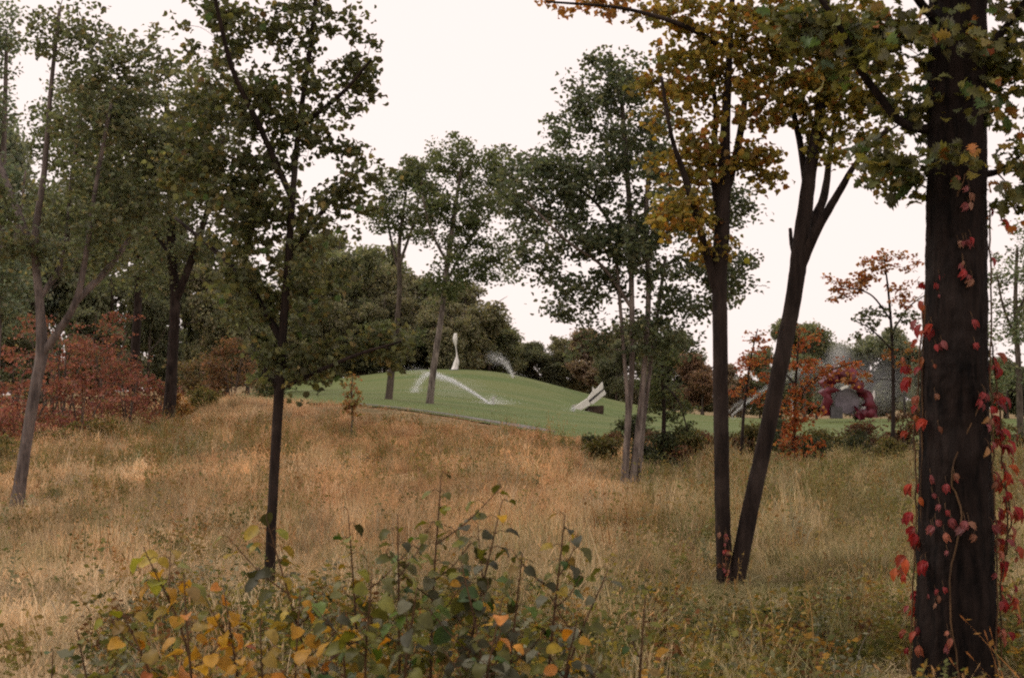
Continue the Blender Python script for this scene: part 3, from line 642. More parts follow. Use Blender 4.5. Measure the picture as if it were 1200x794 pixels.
shrub('red_shrub', 20, 37, 478, 46, DUSTY_RED, 'nearest low red shrub behind the foot of the grey trunk', 292, clumps=40, per=34, leaf=0.11, clump_r=0.4, group=GR_RED, low=0.1, gain=1.75, flat=0.35)
shrub('orange_shrub', 205, 48.5, 462, 16, ORANGE_BROWN, 'small orange-brown bush at the foot of the sturdy trunk', 215, clumps=24, leaf=0.11, clump_r=0.25)
shrub('russet_shrub', 272, 58, 398, 36, RUSSET, 'russet brown bush behind the slim young tree', 216, clumps=60, leaf=0.14, clump_r=0.5, low=0.2)
shrub('russet_shrub', 235, 60, 420, 34, [(1, (0.12, 0.1, 0.05)), (1, (0.15, 0.1, 0.055))], 'brown-green bush between the sturdy trunk and the russet bush', 217, clumps=50, leaf=0.14, clump_r=0.5, low=0.15)
shrub('green_shrub', 240, 52, 455, 24, WEED, 'low green bush above the golden grass left of the slim tree', 218, clumps=30, leaf=0.11, clump_r=0.3, low=0.1)
shrub('green_shrub', 110, 40, 490, 40, WEED, 'olive bush in front of the red shrubs', 219, clumps=30, leaf=0.1, clump_r=0.35, low=0.1)
shrub('green_shrub', 310, 66, 435, 24, OLIVE, 'dark olive bush at the left end of the lawn', 220, clumps=40, leaf=0.13, clump_r=0.4, low=0.1)
# sapling in front of the lawn
Y = 42.0
grow('sapling', [trunk(Y, (411, 516, 1.6), (413, 490, 1.3), (412, 455, 1), (414, 438, .6))], [blob(Y, 412, 462, 12, 16), blob(Y, 404, 474, 10, 10), blob(Y, 418, 478, 10, 12), blob(Y, 412, 445, 7, 8)],
     'thin brownish sapling on the grass ridge before the lawn', 'sapling', [(2, (0.15, 0.11, 0.045)), (2, (0.2, 0.1, 0.045)), (1, (0.11, 0.105, 0.04))], M_BARK_FAR, 230, clumps=28, per=14, leaf=0.12, clump_r=0.17, sides=5, crown_from=0.35)
shrub('dark_weed', 441, 32, 535, 16, DARK_GREEN, 'dark green weed clump in the golden grass', 231, 'weed', clumps=22, per=26, leaf=0.07, clump_r=0.14, low=0.1)
shrub('pale_bush', 573, 28.5, 553, 13, [(2, (0.16, 0.17, 0.055)), (1, (0.2, 0.2, 0.07))], 'small round yellow-green bush in the tawny grass', 232, 'bush', clumps=26, per=36, leaf=0.055, clump_r=0.1, low=0.15)
shrub('small_weed', 545, 27, 550, 10, [(2, (0.12, 0.13, 0.06)), (1, (0.16, 0.15, 0.06))], 'little grey-green weed left of the round bush', 233, 'weed', clumps=10, per=20, leaf=0.06, clump_r=0.09, low=0.2)
# undergrowth round the multi-stemmed tree and along the edge of the lawn
UG = 'undergrowth along the lawn edge'
for i, (px, Yb, top, hw, pal, label) in enumerate([
    (706, 36, 514, 22, WEED, 'olive bush left of the pale stems'), (768, 34, 508, 28, OLIVE, 'dark bush hugging the right side of the pale stems'),
    (800, 37, 504, 26, WEED, 'olive bush midway between pale stems and twin dark stems'), (826, 40, 508, 18, RUSSET, 'brownish bush just left of the twin dark stems'),
    (875, 40, 498, 22, WEED, 'olive bush seen between the twin dark stems'), (968, 42, 502, 30, WEED, 'olive bush between the two red saplings'),
    (1008, 44, 496, 28, BROWN_RED, 'reddish brown bush left of the tall thin sapling'), (1060, 42, 480, 24, BROWN_RED, 'dark red-brown bush at the left of the massive trunk'),
    (1170, 44, 492, 26, WEED, 'olive bush right of the massive trunk'), (1215, 42, 486, 30, OLIVE, 'bush cut off by the right edge below the lawn'), (907, 44, 492, 22, OLIVE, 'green bush just right of the leaning dark stem'),
    (738, 40, 488, 22, OLIVE, 'green bush behind the pale stems'), (945, 38, 516, 24, DARK_GREEN, 'low dark bush at the foot of the orange-red sapling'), (1035, 38, 516, 26, WEED, 'low olive bush before the tall thin sapling'),
    (783, 35, 522, 20, BROWN_RED, 'low red-brown bush under the dark green sapling')]):
    shrub('bush', px, Yb, top, hw, pal, label, 240 + i, 'bush', clumps=80, per=40, leaf=0.085, clump_r=0.26, low=0.05, gain=0.85)
rg = np.random.default_rng(77)
for i in range(16):
    px = 690 + i * 27 + rg.uniform(-9, 9); Yb = rg.uniform(36, 44)
    shrub('weedy_bush', px, Yb, 512 - rg.uniform(0, 9) + (44 - Yb) * 0.8, rg.uniform(16, 26), [DARK_GREEN, BROWN_RED, OLIVE, RUSSET][i % 4], 'low dark weedy bush in the strip before the right lawn', 280 + i, 'bush', clumps=40, per=36, leaf=0.075, clump_r=0.22, low=0.05, group='weedy bushes along the lawn edge', gain=0.9)
Y = 34.0
grow('evergreen_sapling', [trunk(Y, (775, 545, 3), (778, 490, 2.5), (776, 430, 2), (774, 385, 1)), limbd(Y, -0.4, (777, 450, 1.5), (795, 470, 1.2), (806, 505, 0.8))],
     [blob(Y, 775, 415, 26, 26), blob(Y, 770, 455, 24, 24), blob(Y, 790, 480, 22, 24), blob(Y, 798, 505, 12, 14), blob(Y, 760, 480, 16, 20)],
     'dark green sapling hanging over the lawn edge beside the pale stems', 'sapling', DARK_GREEN, M_BARK_DARK, 260, clumps=80, per=36, leaf=0.085, clump_r=0.24, crown_from=0.3)
Y = 36.0
grow('red_sapling', [trunk(Y, (929, 550, 2.4), (931, 500, 2), (933, 440, 1.6), (937, 385, 0.8)), limbd(Y, -0.5, (932, 470, 1.2), (960, 440, 1), (1000, 425, 0.6)), limbd(Y, 0.4, (932, 450, 1.2), (912, 430, 1), (895, 420, .6))],
     [blob(Y, 935, 480, 24, 36), blob(Y, 922, 520, 22, 26), blob(Y, 948, 440, 26, 26), blob(Y, 940, 398, 26, 22, 0.8), blob(Y, 985, 432, 30, 12, 0.9), blob(Y, 902, 432, 16, 14, 0.7), blob(Y, 955, 525, 16, 20, 0.6)],
     'orange-red sapling right of the leaning dark stem', 'sapling', ORANGE_RED, M_BARK_DARK, 261, gain=1.2, clumps=90, per=20, leaf=0.105, clump_r=0.22, tpl=L_OVAL, crown_from=0.15, sides=5)
Y = 40.0
grow('tall_sapling', [trunk(Y, (1045, 535, 3), (1047, 480, 2.4), (1046, 410, 2), (1042, 350, 1.5), (1036, 300, 0.8)), limbd(Y, -0.8, (1044, 375, 1.3), (1020, 345, 1), (985, 335, 0.6)), limbd(Y, 0.6, (1045, 390, 1.3), (1065, 360, 1), (1085, 345, .6)),
     limbd(Y, 0.8, (1046, 410, 1.2), (1020, 385, 1), (1000, 375, 0.6))],
     [blob(Y, 1000, 328, 36, 16), blob(Y, 1042, 308, 34, 16), blob(Y, 1065, 345, 30, 18), blob(Y, 988, 345, 24, 10), blob(Y, 1040, 372, 44, 18, 0.8, pal=OLIVE), blob(Y, 1020, 395, 36, 14, 0.6, pal=OLIVE), blob(Y, 1060, 420, 26, 22, 0.7), blob(Y, 1000, 440, 22, 16, 0.5)],
     'tall thin sapling with rusty tiers left of the massive trunk', 'sapling', ORANGE_RED[1:] + [(3, (0.24, 0.12, 0.05))], M_BARK_DARK, 262, gain=1.3, clumps=110, per=17, leaf=0.115, clump_r=0.25, tpl=L_OVAL, crown_from=0.3, sides=5, flat=0.4)
Y = 38.0
grow('rusty_sapling', [trunk(Y, (868, 545, 2.2), (872, 480, 1.8), (880, 420, 1.2), (888, 385, 0.6))], [blob(Y, 875, 430, 20, 18), blob(Y, 890, 400, 20, 16, 0.8), blob(Y, 866, 455, 16, 14, 0.8), blob(Y, 884, 470, 12, 16, 0.6)],
     'sparse rusty sapling seen between the twin dark stems', 'sapling', ORANGE_RED, M_BARK_DARK, 263, gain=1.2, clumps=42, per=14, leaf=0.1, clump_r=0.2, tpl=L_OVAL, crown_from=0.4, sides=5)

# ------------------------------------------------------------------ sculptures on the lawn
def box_mesh(name, corners, mat, bevel=0.0):
    """corners: 8 points, bottom ring then top ring"""
    V = np.array(corners, float); F = [(3, 2, 1, 0), (4, 5, 6, 7), (0, 1, 5, 4), (1, 2, 6, 5), (2, 3, 7, 6), (3, 0, 4, 7)]
    me = tri_mesh(name, V, F, mat)
    if bevel:
        import bmesh
        bm = bmesh.new(); bm.from_mesh(me); bmesh.ops.recalc_face_normals(bm, faces=bm.faces)
        bmesh.ops.bevel(bm, geom=bm.edges[:], offset=bevel, segments=2, affect='EDGES'); bm.to_mesh(me); bm.free()
    return me
def prism(name, Yc, pix, depth, mat, org, bevel=0.02, tilt=0.0):
    """an outline of photograph pixels at depth Yc, given real thickness"""
    import bmesh
    n_ = len(pix); fr = [P(a, b_, Yc) - org for a, b_ in pix]
    V = [f + np.array([0, -depth / 2, 0]) for f in fr] + [f + np.array([tilt, depth / 2, 0]) for f in fr]
    me = bpy.data.meshes.new(name)
    F = [tuple(range(n_)), tuple(reversed(range(n_, 2 * n_)))] + [(i, i + n_, (i + 1) % n_ + n_, (i + 1) % n_) for i in range(n_)]
    me.from_pydata([tuple(v) for v in V], [], F); me.materials.append(mat)
    bm = bmesh.new(); bm.from_mesh(me); bmesh.ops.recalc_face_normals(bm, faces=bm.faces)
    if bevel: bmesh.ops.bevel(bm, geom=bm.edges[:], offset=bevel, segments=2, affect='EDGES')
    bm.to_mesh(me); bm.free(); return me
M_WHITE = plain_material('white_painted_steel', (0.8, 0.78, 0.74), (0.7, 0.68, 0.64), 2.5, 0.45)
M_STEEL_SHADE = plain_material('dark_steel_and_gap_shade', (0.05, 0.047, 0.05), (0.09, 0.085, 0.09), 3, 0.5)  # dark metal, also the painted shade between the beams
M_TIMBER = plain_material('brown_timber', (0.035, 0.022, 0.016), (0.07, 0.045, 0.03), 5, 0.9, 0.3)
Ys = 95.0; org = G(690, Ys) - np.array([0, 0, 0.05])
t = empty('beam_sculpture', org); tag(t, 'white tilted beam sculpture propped on a dark block', 'sculpture')
def by(pix): return [(a, b_ ) for a, b_ in pix]
obj('lower_beam', prism('lower_beam', Ys, by([(669, 479), (688, 466.5), (692, 474), (673, 484.5)]), 0.75, M_WHITE, org), t)
obj('upper_beam', prism('upper_beam', Ys - 0.1, by([(688, 466.5), (695, 457), (699, 455), (706, 447), (707, 455), (689.5, 469)]), 0.35, M_WHITE, org), t)
obj('side_beam', prism('side_beam', Ys + 0.15, by([(691, 471.5), (708, 456.5), (710, 461.5), (694, 474)]), 0.5, M_WHITE, org), t)
obj('gap_shade', prism('gap_shade', Ys + 0.25, by([(688, 467), (706, 455), (709, 459), (692, 473)]), 0.2, M_STEEL_SHADE, org), t)  # dark sheet set in the open gap to paint its shade
obj('fin', prism('fin', Ys - 0.2, by([(694, 458.5), (694.4, 452.5), (697, 456.5)]), 0.08, M_WHITE, org, 0.01), t)
obj('block', prism('block', Ys + 0.45, by([(679, 484.8), (707, 484.8), (707.3, 474.8), (690, 475.5)]), 0.8, M_TIMBER, org, 0.03), t)

Yt = 112.0; org = G(532, Yt); t = empty('twisted_column', org); tag(t, 'tall white twisted column sculpture on the hill top', 'sculpture')
V, F = [], []; h = P(534, 390, Yt)[2] - org[2]; K = 26
for i in range(K + 1):
    s = i / K; wv = 0.13 + 0.05 * math.sin(s * 9) - 0.06 * s; a = s * 4.6
    if s < 0.12: wv += 0.14 * (1 - s / 0.12)
    cx_ = 0.14 * math.sin(s * 5.2) + 0.25 * s
    for k in range(4):
        aa = a + k * math.pi / 2 + math.pi / 4; V.append((cx_ + math.cos(aa) * wv * (1.35 if k % 2 else 0.8), math.sin(aa) * wv, s * h - 0.02))
for i in range(K):
    for k in range(4):
        p0, p1 = i * 4 + k, i * 4 + (k + 1) % 4; F.append((p0, p1, p1 + 4, p0 + 4))
F += [(K * 4, K * 4 + 1, K * 4 + 2, K * 4 + 3)]
obj('shaft', tri_mesh('shaft', V, F, M_WHITE), t)
fo = [(-0.42, -0.35, -0.05), (0.42, -0.35, -0.05), (0.42, 0.35, -0.05), (-0.42, 0.35, -0.05), (-0.36, -0.3, 0.09), (0.36, -0.3, 0.09), (0.36, 0.3, 0.09), (-0.36, 0.3, 0.09)]
obj('plinth', box_mesh('plinth', fo, M_STEEL_SHADE, 0.02), t)

Yr = 112.0; org = G(995, Yr); t = empty('red_sculpture', org); tag(t, 'crumpled crimson metal sculpture with grey dish on the right lawn', 'sculpture')
M_CRIM = plain_material('crimson_metal', (0.06, 0.007, 0.013), (0.15, 0.014, 0.03), 1.2, 0.4, 0.3)
M_GREYM = plain_material('grey_metal', (0.13, 0.11, 0.13), (0.22, 0.19, 0.22), 1.5, 0.5, 0.2)
def band(name, pix, width, depth, mat, seed, thick=0.35):
    rng = np.random.default_rng(seed); c_ = curve([(*(P(a, b_, Yr) - org), 1) for a, b_ in pix], 4)[:, :3]
    V, F = [], []; n_ = len(c_)
    for i in range(n_):
        j0, j1 = max(0, i - 1), min(n_ - 1, i + 1); d = c_[j1] - c_[j0]; d /= np.linalg.norm(d); nn = np.array([-d[2], 0, d[0]])
        jit = rng.normal(size=4) * 0.2
        for (sx, sy, q) in ((-1, -1, 0), (1, -1, 1), (1, 1, 2), (-1, 1, 3)):
            V.append(c_[i] + nn * (width / 2 * sx + jit[q]) + np.array([0, depth / 2 * sy + jit[q], 0]))
    for i in range(n_ - 1):
        for k in range(4):
            p0, p1 = i * 4 + k, i * 4 + (k + 1) % 4; F.append((p0, p1, p1 + 4, p0 + 4))
    F += [(3, 2, 1, 0), tuple((n_ - 1) * 4 + k for k in range(4))]
    return tri_mesh(name, V, F, mat)
obj('red_arch', band('red_arch', [(969, 487), (968, 465), (972, 447), (984, 440), (1000, 447), (1012, 460), (1020, 475), (1021, 489)], 0.6, 1.0, M_CRIM, 1), t)
obj('red_fold', band('red_fold', [(968, 452), (976, 440), (990, 436), (1000, 441)], 0.5, 1.5, M_CRIM, 2), t)
obj('red_foot', band('red_foot', [(1002, 489), (1012, 484), (1023, 486)], 0.5, 1.4, M_CRIM, 3), t)
ov = [(992 + 15 * math.cos(a), 470 + 15 * math.sin(a)) for a in np.linspace(0, 6.28, 20, endpoint=False)]
obj('grey_dish', prism('grey_dish', Yr + 0.35, ov, 0.35, M_GREYM, org, 0.05, 0.1), t)
obj('dark_box', prism('dark_box', Yr - 0.35, [(973, 490), (973, 477), (986, 476), (987, 490)], 0.6, M_STEEL_SHADE, org, 0.03), t)
obj('white_plate', prism('white_plate', Yr - 0.72, [(984, 454), (993, 450.5), (994, 453), (986, 457)], 0.08, M_WHITE, org, 0.01), t)
obj('white_horn', prism('white_horn', Yr - 0.1, [(1016, 466), (1019, 462), (1021, 466), (1024.5, 457), (1025, 466), (1020, 475)], 0.3, M_WHITE, org, 0.02), t)

# ------------------------------------------------------------------ lawn sprinklers: riser, nozzle and their water
m, n, out = new_mat('water_drops')
p = N(n, 'ShaderNodeBsdfPrincipled'); p.inputs['Base Color'].default_value = (0.93, 0.95, 0.97, 1); p.inputs['Roughness'].default_value = 0.25
p.inputs['Transmission Weight'].default_value = 0.35; p.inputs['IOR'].default_value = 1.33
tl = N(n, 'ShaderNodeBsdfTranslucent'); tl.inputs[0].default_value = (0.93, 0.95, 0.97, 1)
ms = N(n, 'ShaderNodeMixShader'); ms.inputs[0].default_value = 0.4
n.links.new(p.outputs[0], ms.inputs[1]); n.links.new(tl.outputs[0], ms.inputs[2]); n.links.new(ms.outputs[0], out.inputs[0]); M_WATER = m
M_PIPE = plain_material('sprinkler_metal', (0.3, 0.28, 0.25), (0.42, 0.4, 0.36), 8, 0.4)
L_DROP = (np.array([(0.5, 0, 0), (-0.3, 0.4, 0), (-0.3, -0.4, 0), (0, 0, 0.6)], float), np.array([(0, 1, 3), (1, 2, 3)]))
def drops(pos, size, rng, drop_dir=None):
    return scatter(L_DROP, pos, leaf_frames(rng, len(pos), 0.0, 0.0), size)
def mist_material(dens):
    m, n, out = new_mat('spray_mist')
    tc = N(n, 'ShaderNodeTexCoord'); ln = N(n, 'ShaderNodeVectorMath', operation='LENGTH'); n.links.new(tc.outputs['Object'], ln.inputs[0])
    mr = N(n, 'ShaderNodeMapRange'); mr.inputs[1].default_value = 0.25; mr.inputs[2].default_value = 1.0; mr.inputs[3].default_value = dens; mr.inputs[4].default_value = 0.0
    n.links.new(ln.outputs['Value'], mr.inputs[0])
    pv = N(n, 'ShaderNodeVolumePrincipled'); pv.inputs['Color'].default_value = (0.95, 0.96, 0.97, 1); n.links.new(mr.outputs[0], pv.inputs['Density'])
    n.links.new(pv.outputs[0], out.inputs['Volume']); return m
def sprinkler(px, Yc, label, arcs, seed, splash=0, mist=None):
    """arcs: (points, drop count, start spread, end spread, drop size)"""
    rng = np.random.default_rng(seed); g = G(px, Yc) + np.array([0, 0, 0.06])
    t = empty('lawn_sprinkler', g); tag(t, label, 'sprinkler', 'lawn sprinklers')
    V, F = tube([(0, 0, -0.05), (0, 0, 0.22), (0, 0, 0.34)], [0.035, 0.03, 0.045], 8); rs = obj('riser', tri_mesh('riser', V, F, M_PIPE, smooth=True), t)
    V, F = tube([(-0.1, 0, 0.33), (0.02, 0, 0.38), (0.2, 0, 0.46)], [0.03, 0.035, 0.02], 8); obj('nozzle', tri_mesh('nozzle', V, F, M_PIPE, smooth=True), rs)
    for pts, cnt, s0, s1, ds in arcs:
        cnt = cnt * 5; ds = ds * 0.46
        c_ = curve([(*(q - g), 1) for q in pts], 20)[:, :3]; u_ = rng.random(cnt) ** 0.85; f = u_ * (len(c_) - 1); i0 = f.astype(int).clip(0, len(c_) - 2)
        pos = c_[i0] + (c_[i0 + 1] - c_[i0]) * (f - i0)[:, None]
        sp = s0 + (s1 - s0) * u_ ** 1.3
        pos = pos + rng.normal(size=(cnt, 3)) * sp[:, None] * np.array([1, 1, 0.8]); pos[:, 2] -= np.abs(rng.normal(size=cnt)) * sp * 1.2 * u_
        V, F = drops(pos, ds * rng.uniform(0.4, 1.3, cnt), rng)
        tag(obj('water_jet', tri_mesh('water_jet', V, F, M_WATER), t), kind='stuff')
    if splash:
        splash *= 3
        a = rng.random(splash) * 6.28; r_ = np.abs(rng.normal(size=splash)); pos = np.stack([np.cos(a) * r_ * 0.75, np.sin(a) * r_ * 0.5, np.abs(rng.normal(size=splash)) * 0.28 * np.exp(-r_ * 0.4) + 0.02], 1)
        V, F = drops(pos, 0.028 * rng.uniform(0.4, 1.2, splash), rng); tag(obj('water_splash', tri_mesh('water_splash', V, F, M_WATER), t), kind='stuff')
    for (c0, rad, dens) in mist or ():             # fine spray hanging in the air
        import bmesh
        me = bpy.data.meshes.new('water_mist'); bm = bmesh.new(); bmesh.ops.create_icosphere(bm, subdivisions=3, radius=1.0); bm.to_mesh(me); bm.free()
        me.materials.append(mist_material(dens)); o = obj('water_mist', me, t, np.array(c0) - g); o.scale = rad; tag(o, kind='stuff')
    return t
Ya = 80.0
a0 = P(576, 474, Ya)
sprinkler(578, Ya, 'lawn sprinkler throwing a long white jet left beside the pale leaning trunk',
          [([a0, P(555, 460, Ya + 1.5), P(530, 445, Ya + 3), P(508, 437, Ya + 4.5)], 2600, 0.03, 0.11, 0.055), ([P(510, 437, Ya + 4), P(500, 438, Ya + 5), P(491, 446, Ya + 5.5), P(484, 458, Ya + 6)], 1100, 0.1, 0.14, 0.05),
           ([P(500, 436, Ya + 5), P(488, 433, Ya + 6), P(474, 432, Ya + 7)], 260, 0.1, 0.25, 0.04), ([P(495, 455, Ya + 5), P(484, 459, Ya + 6), P(472, 462, Ya + 7)], 350, 0.1, 0.25, 0.04)], 301, 900,
          [(P(535, 456, Ya + 3.5), (2.2, 2.0, 0.95), 0.05)])
Yb = 109.0
sprinkler(602, Yb, 'lawn sprinkler on the right shoulder of the hill, jet against dark trees',
          [([P(602, 444, Yb), P(597, 432, Yb + 1), P(588, 420, Yb + 2), P(574, 414, Yb + 3)], 900, 0.05, 0.3, 0.06)], 302, 120)
sprinkler(672, 84.0, 'small lawn sprinkler bubbling left of the tilted beam sculpture', [([P(672, 481, 84), P(672, 478, 84), P(671, 477, 84)], 160, 0.05, 0.08, 0.05)], 303, 60)
Yc = 116.0
sprinkler(858, Yc, 'lawn sprinkler throwing its jet high to the right, behind the twin stems',
          [([P(858, 486, Yc), P(885, 463, Yc), P(925, 438, Yc), P(972, 420, Yc + 1)], 2200, 0.06, 0.3, 0.05), ([P(852, 484, Yc + 2), P(865, 472, Yc + 2), P(880, 465, Yc + 2)], 300, 0.08, 0.16, 0.045),
           ([P(965, 422, Yc + 1), P(985, 408, Yc + 1), P(1010, 412, Yc + 1), P(1050, 430, Yc + 2), P(1072, 455, Yc + 2)], 500, 0.45, 1.3, 0.03),
           ([P(985, 400, Yc + 2), P(980, 420, Yc + 2), P(976, 440, Yc + 2)], 1300, 0.3, 0.6, 0.045)], 304, 100,
          [(P(1015, 452, Yc + 3.5), (5.2, 3.0, 3.0), 0.05), (P(984, 418, Yc + 1), (1.3, 1.3, 1.7), 0.22), (P(950, 440, Yc + 1), (4.5, 1.6, 1.6), 0.04)])
sprinkler(931, 112.0, 'small lawn sprinkler bubbling in front of the upright green tree', [([P(930, 489, 112), P(930, 480, 112), P(929, 471, 112), P(927, 469, 112)], 300, 0.06, 0.2, 0.06)], 305, 40)

# ------------------------------------------------------------------ long grass (uncountable): tufts set out by geometry nodes
grass_col = bpy.data.collections.new('tuft_sources')
m, n, out = new_mat('dry_grass')
at = N(n, 'ShaderNodeAttribute', attribute_name='tint')
tone = N(n, 'ShaderNodeAttribute', attribute_name='tone', attribute_type='INSTANCER')
oi = N(n, 'ShaderNodeObjectInfo'); geo = N(n, 'ShaderNodeNewGeometry')
c = mixc(n, 1.0, at.outputs['Color'], tone.outputs['Color'], 'MULTIPLY')
v = noise(n, 0.8, 5, geo.outputs['Position'], 0.65)
c = mixc(n, 1.0, c, ramp(n, v, [(0.3, (0.72, 0.70, 0.66)), (0.7, (1.22, 1.2, 1.16))]), 'MULTIPLY')
p = N(n, 'ShaderNodeBsdfPrincipled'); p.inputs['Roughness'].default_value = 0.75; p.inputs['Specular IOR Level'].default_value = 0.2
n.links.new(c, p.inputs['Base Color'])
tl = N(n, 'ShaderNodeBsdfTranslucent'); n.links.new(c, tl.inputs[0])
ms = N(n, 'ShaderNodeMixShader'); ms.inputs[0].default_value = 0.4
n.links.new(p.outputs[0], ms.inputs[1]); n.links.new(tl.outputs[0], ms.inputs[2]); n.links.new(ms.outputs[0], out.inputs[0]); M_GRASS = m

def make_tuft(name, seed, blades, spread, h, wd, heads=0.0, leafy=0, lean=0.35, colr=1.0):
    rng = np.random.default_rng(seed); V, F, T = [], [], []
    def add(vs, fs, c_):
        o = len(V); V.extend(vs); F.extend([tuple(i + o for i in f) for f in fs]); T.extend([c_] * len(vs))
    for _ in range(blades):
        a = rng.random() * 6.28; r_ = spread * math.sqrt(rng.random()); b0 = np.array([math.cos(a) * r_, math.sin(a) * r_, -0.02])
        hh = h * rng.uniform(0.45, 1.15); d = rng.random() * 6.28; ln = lean * rng.uniform(0.2, 1.5) * hh; dirv = np.array([math.cos(d), math.sin(d), 0]) * ln
        f = rng.random() * 3.14; sv = np.array([math.cos(f), math.sin(f), 0]) * wd * rng.uniform(0.6, 1.3) / 2
        p1 = b0 + dirv * 0.3 + np.array([0, 0, hh * 0.55]); p2 = b0 + dirv + np.array([0, 0, hh * rng.uniform(0.85, 1.0)])
        c_ = np.array([1, 1, 1]) * rng.uniform(0.7, 1.25)
        add([b0 - sv, b0 + sv, p1 + sv * 0.8, p1 - sv * 0.8, p2], [(0, 1, 2), (0, 2, 3), (3, 2, 4)], c_ * colr)
        if rng.random() < heads:
            dd = (p2 - p1); dd /= np.linalg.norm(dd); s2 = np.cross(dd, np.array([math.cos(f), math.sin(f), 0.1])); s2 *= wd * 0.7
            q = p2 + dd * 0.03; add([p2 - dd * 0.03, (p2 + q) / 2 + s2, q, (p2 + q) / 2 - s2], [(0, 1, 2), (0, 2, 3)], np.array([0.9, 0.8, 0.72]) * rng.uniform(0.8, 1.3))
        for k in range(leafy):
            u_ = rng.uniform(0.25, 1.0); q = b0 + (p2 - b0) * u_; t_ = rng.normal(size=3); t_[2] = abs(t_[2]) * 0.3 - 0.1; t_ /= np.linalg.norm(t_); L = wd * rng.uniform(3.2, 6.5)
            nn = np.cross(t_, rng.normal(size=3)); nn /= np.linalg.norm(nn)
            add([q, q + t_ * L * 0.5 + nn * L * 0.27, q + t_ * L, q + t_ * L * 0.5 - nn * L * 0.27], [(0, 1, 2), (0, 2, 3)], np.array([0.85, 0.95, 0.75]) * rng.uniform(0.65, 1.3))
    o = bpy.data.objects.new(name, tri_mesh(name, V, F, M_GRASS, np.array(T))); grass_col.objects.link(o); return o
# index order = name order
for i in range(3): make_tuft(f'tuft_a{i}', 400 + i, 46, 0.2, 0.42, 0.007, 0.25)             # 0-2 near fine
for i in range(3): make_tuft(f'tuft_b{i}', 410 + i, 40, 0.32, 0.42, 0.014, 0.3)              # 3-5 far
for i in range(3): make_tuft(f'tuft_c{i}', 420 + i, 10, 0.16, 0.4, 0.008, 0.0, 9)          # 6-8 leafy weed
for i in range(2): make_tuft(f'tuft_d{i}', 430 + i, 13, 0.2, 0.55, 0.007, 1.0, 3)            # 9-10 seed-headed weed
for i in range(2): make_tuft(f'tuft_e{i}', 440 + i, 9, 0.16, 0.22, 0.013, 0.0, 8, 0.6)      # 11-12 broad low leaves

for i in range(2): make_tuft(f'tuft_f{i}', 450 + i, 60, 0.16, 0.5, 0.011, 0.35, 0, 0.5)          # 13-14 bunch grass
ngt = bpy.data.node_groups.new('set_out_tufts', 'GeometryNodeTree')
ngt.interface.new_socket('Geometry', in_out='INPUT', socket_type='NodeSocketGeometry'); ngt.interface.new_socket('Geometry', in_out='OUTPUT', socket_type='NodeSocketGeometry')
gi = ngt.nodes.new('NodeGroupInput'); go = ngt.nodes.new('NodeGroupOutput')
ci = ngt.nodes.new('GeometryNodeCollectionInfo'); ci.inputs[0].default_value = grass_col; ci.inputs[1].default_value = True; ci.inputs[2].default_value = True
iop = ngt.nodes.new('GeometryNodeInstanceOnPoints'); iop.inputs['Pick Instance'].default_value = True
def named(nm, dt):
    x = ngt.nodes.new('GeometryNodeInputNamedAttribute'); x.data_type = dt; x.inputs[0].default_value = nm; return x.outputs[0]
ngt.links.new(gi.outputs[0], iop.inputs['Points']); ngt.links.new(ci.outputs[0], iop.inputs['Instance'])
ngt.links.new(named('idx', 'INT'), iop.inputs['Instance Index']); ngt.links.new(named('rot', 'FLOAT_VECTOR'), iop.inputs['Rotation']); ngt.links.new(named('scl', 'FLOAT_VECTOR'), iop.inputs['Scale'])
ngt.links.new(iop.outputs[0], go.inputs[0])

def set_out(name, x, y, idx, scl, tone, seed, label, cat='grass'):
    rng = np.random.default_rng(seed); k = len(x)
    me = bpy.data.meshes.new(name); me.vertices.add(k)
    me.vertices.foreach_set('co', np.stack([x, y, ground(x, y)], 1).astype(np.float32).ravel())
    a = me.attributes.new('idx', 'INT', 'POINT'); a.data.foreach_set('value', idx.astype(np.int32))
    a = me.attributes.new('rot', 'FLOAT_VECTOR', 'POINT'); r_ = np.zeros((k, 3), np.float32); r_[:, 2] = rng.random(k) * 6.28; r_[:, :2] = rng.normal(size=(k, 2)) * 0.1; a.data.foreach_set('vector', r_.ravel())
    a = me.attributes.new('scl', 'FLOAT_VECTOR', 'POINT'); a.data.foreach_set('vector', scl.astype(np.float32).ravel())
    a = me.attributes.new('tone', 'FLOAT_COLOR', 'POINT'); c_ = np.ones((k, 4), np.float32); c_[:, :3] = tone; a.data.foreach_set('color', c_.ravel())
    o = obj(name, me); md = o.modifiers.new('set_out', 'NODES'); md.node_group = ngt
    return tag(o, label, cat, kind='stuff')

def vnoise(x, y, f, seed):
    """smooth value noise"""
    rg = np.random.default_rng(seed); T = rg.random((64, 64)); u_, v_ = x * f + 100.3, y * f + 57.7
    i, j = np.floor(u_).astype(int), np.floor(v_).astype(int); a, b_ = u_ - i, v_ - j; a = a * a * (3 - 2 * a); b_ = b_ * b_ * (3 - 2 * b_)
    g_ = lambda p_, q_: T[p_ % 64, q_ % 64]
    return (g_(i, j) * (1 - a) + g_(i + 1, j) * a) * (1 - b_) + (g_(i, j + 1) * (1 - a) + g_(i + 1, j + 1) * a) * b_
def pxy(x, y):                                 # photograph pixel of a ground spot
    z = ground(x, y); q = (z - EYE) / y
    v = (q - math.tan(PITCH)) / (1 + q * math.tan(PITCH))
    return CX + FPX * x / y / math.cos(PITCH), CY - FPX * v
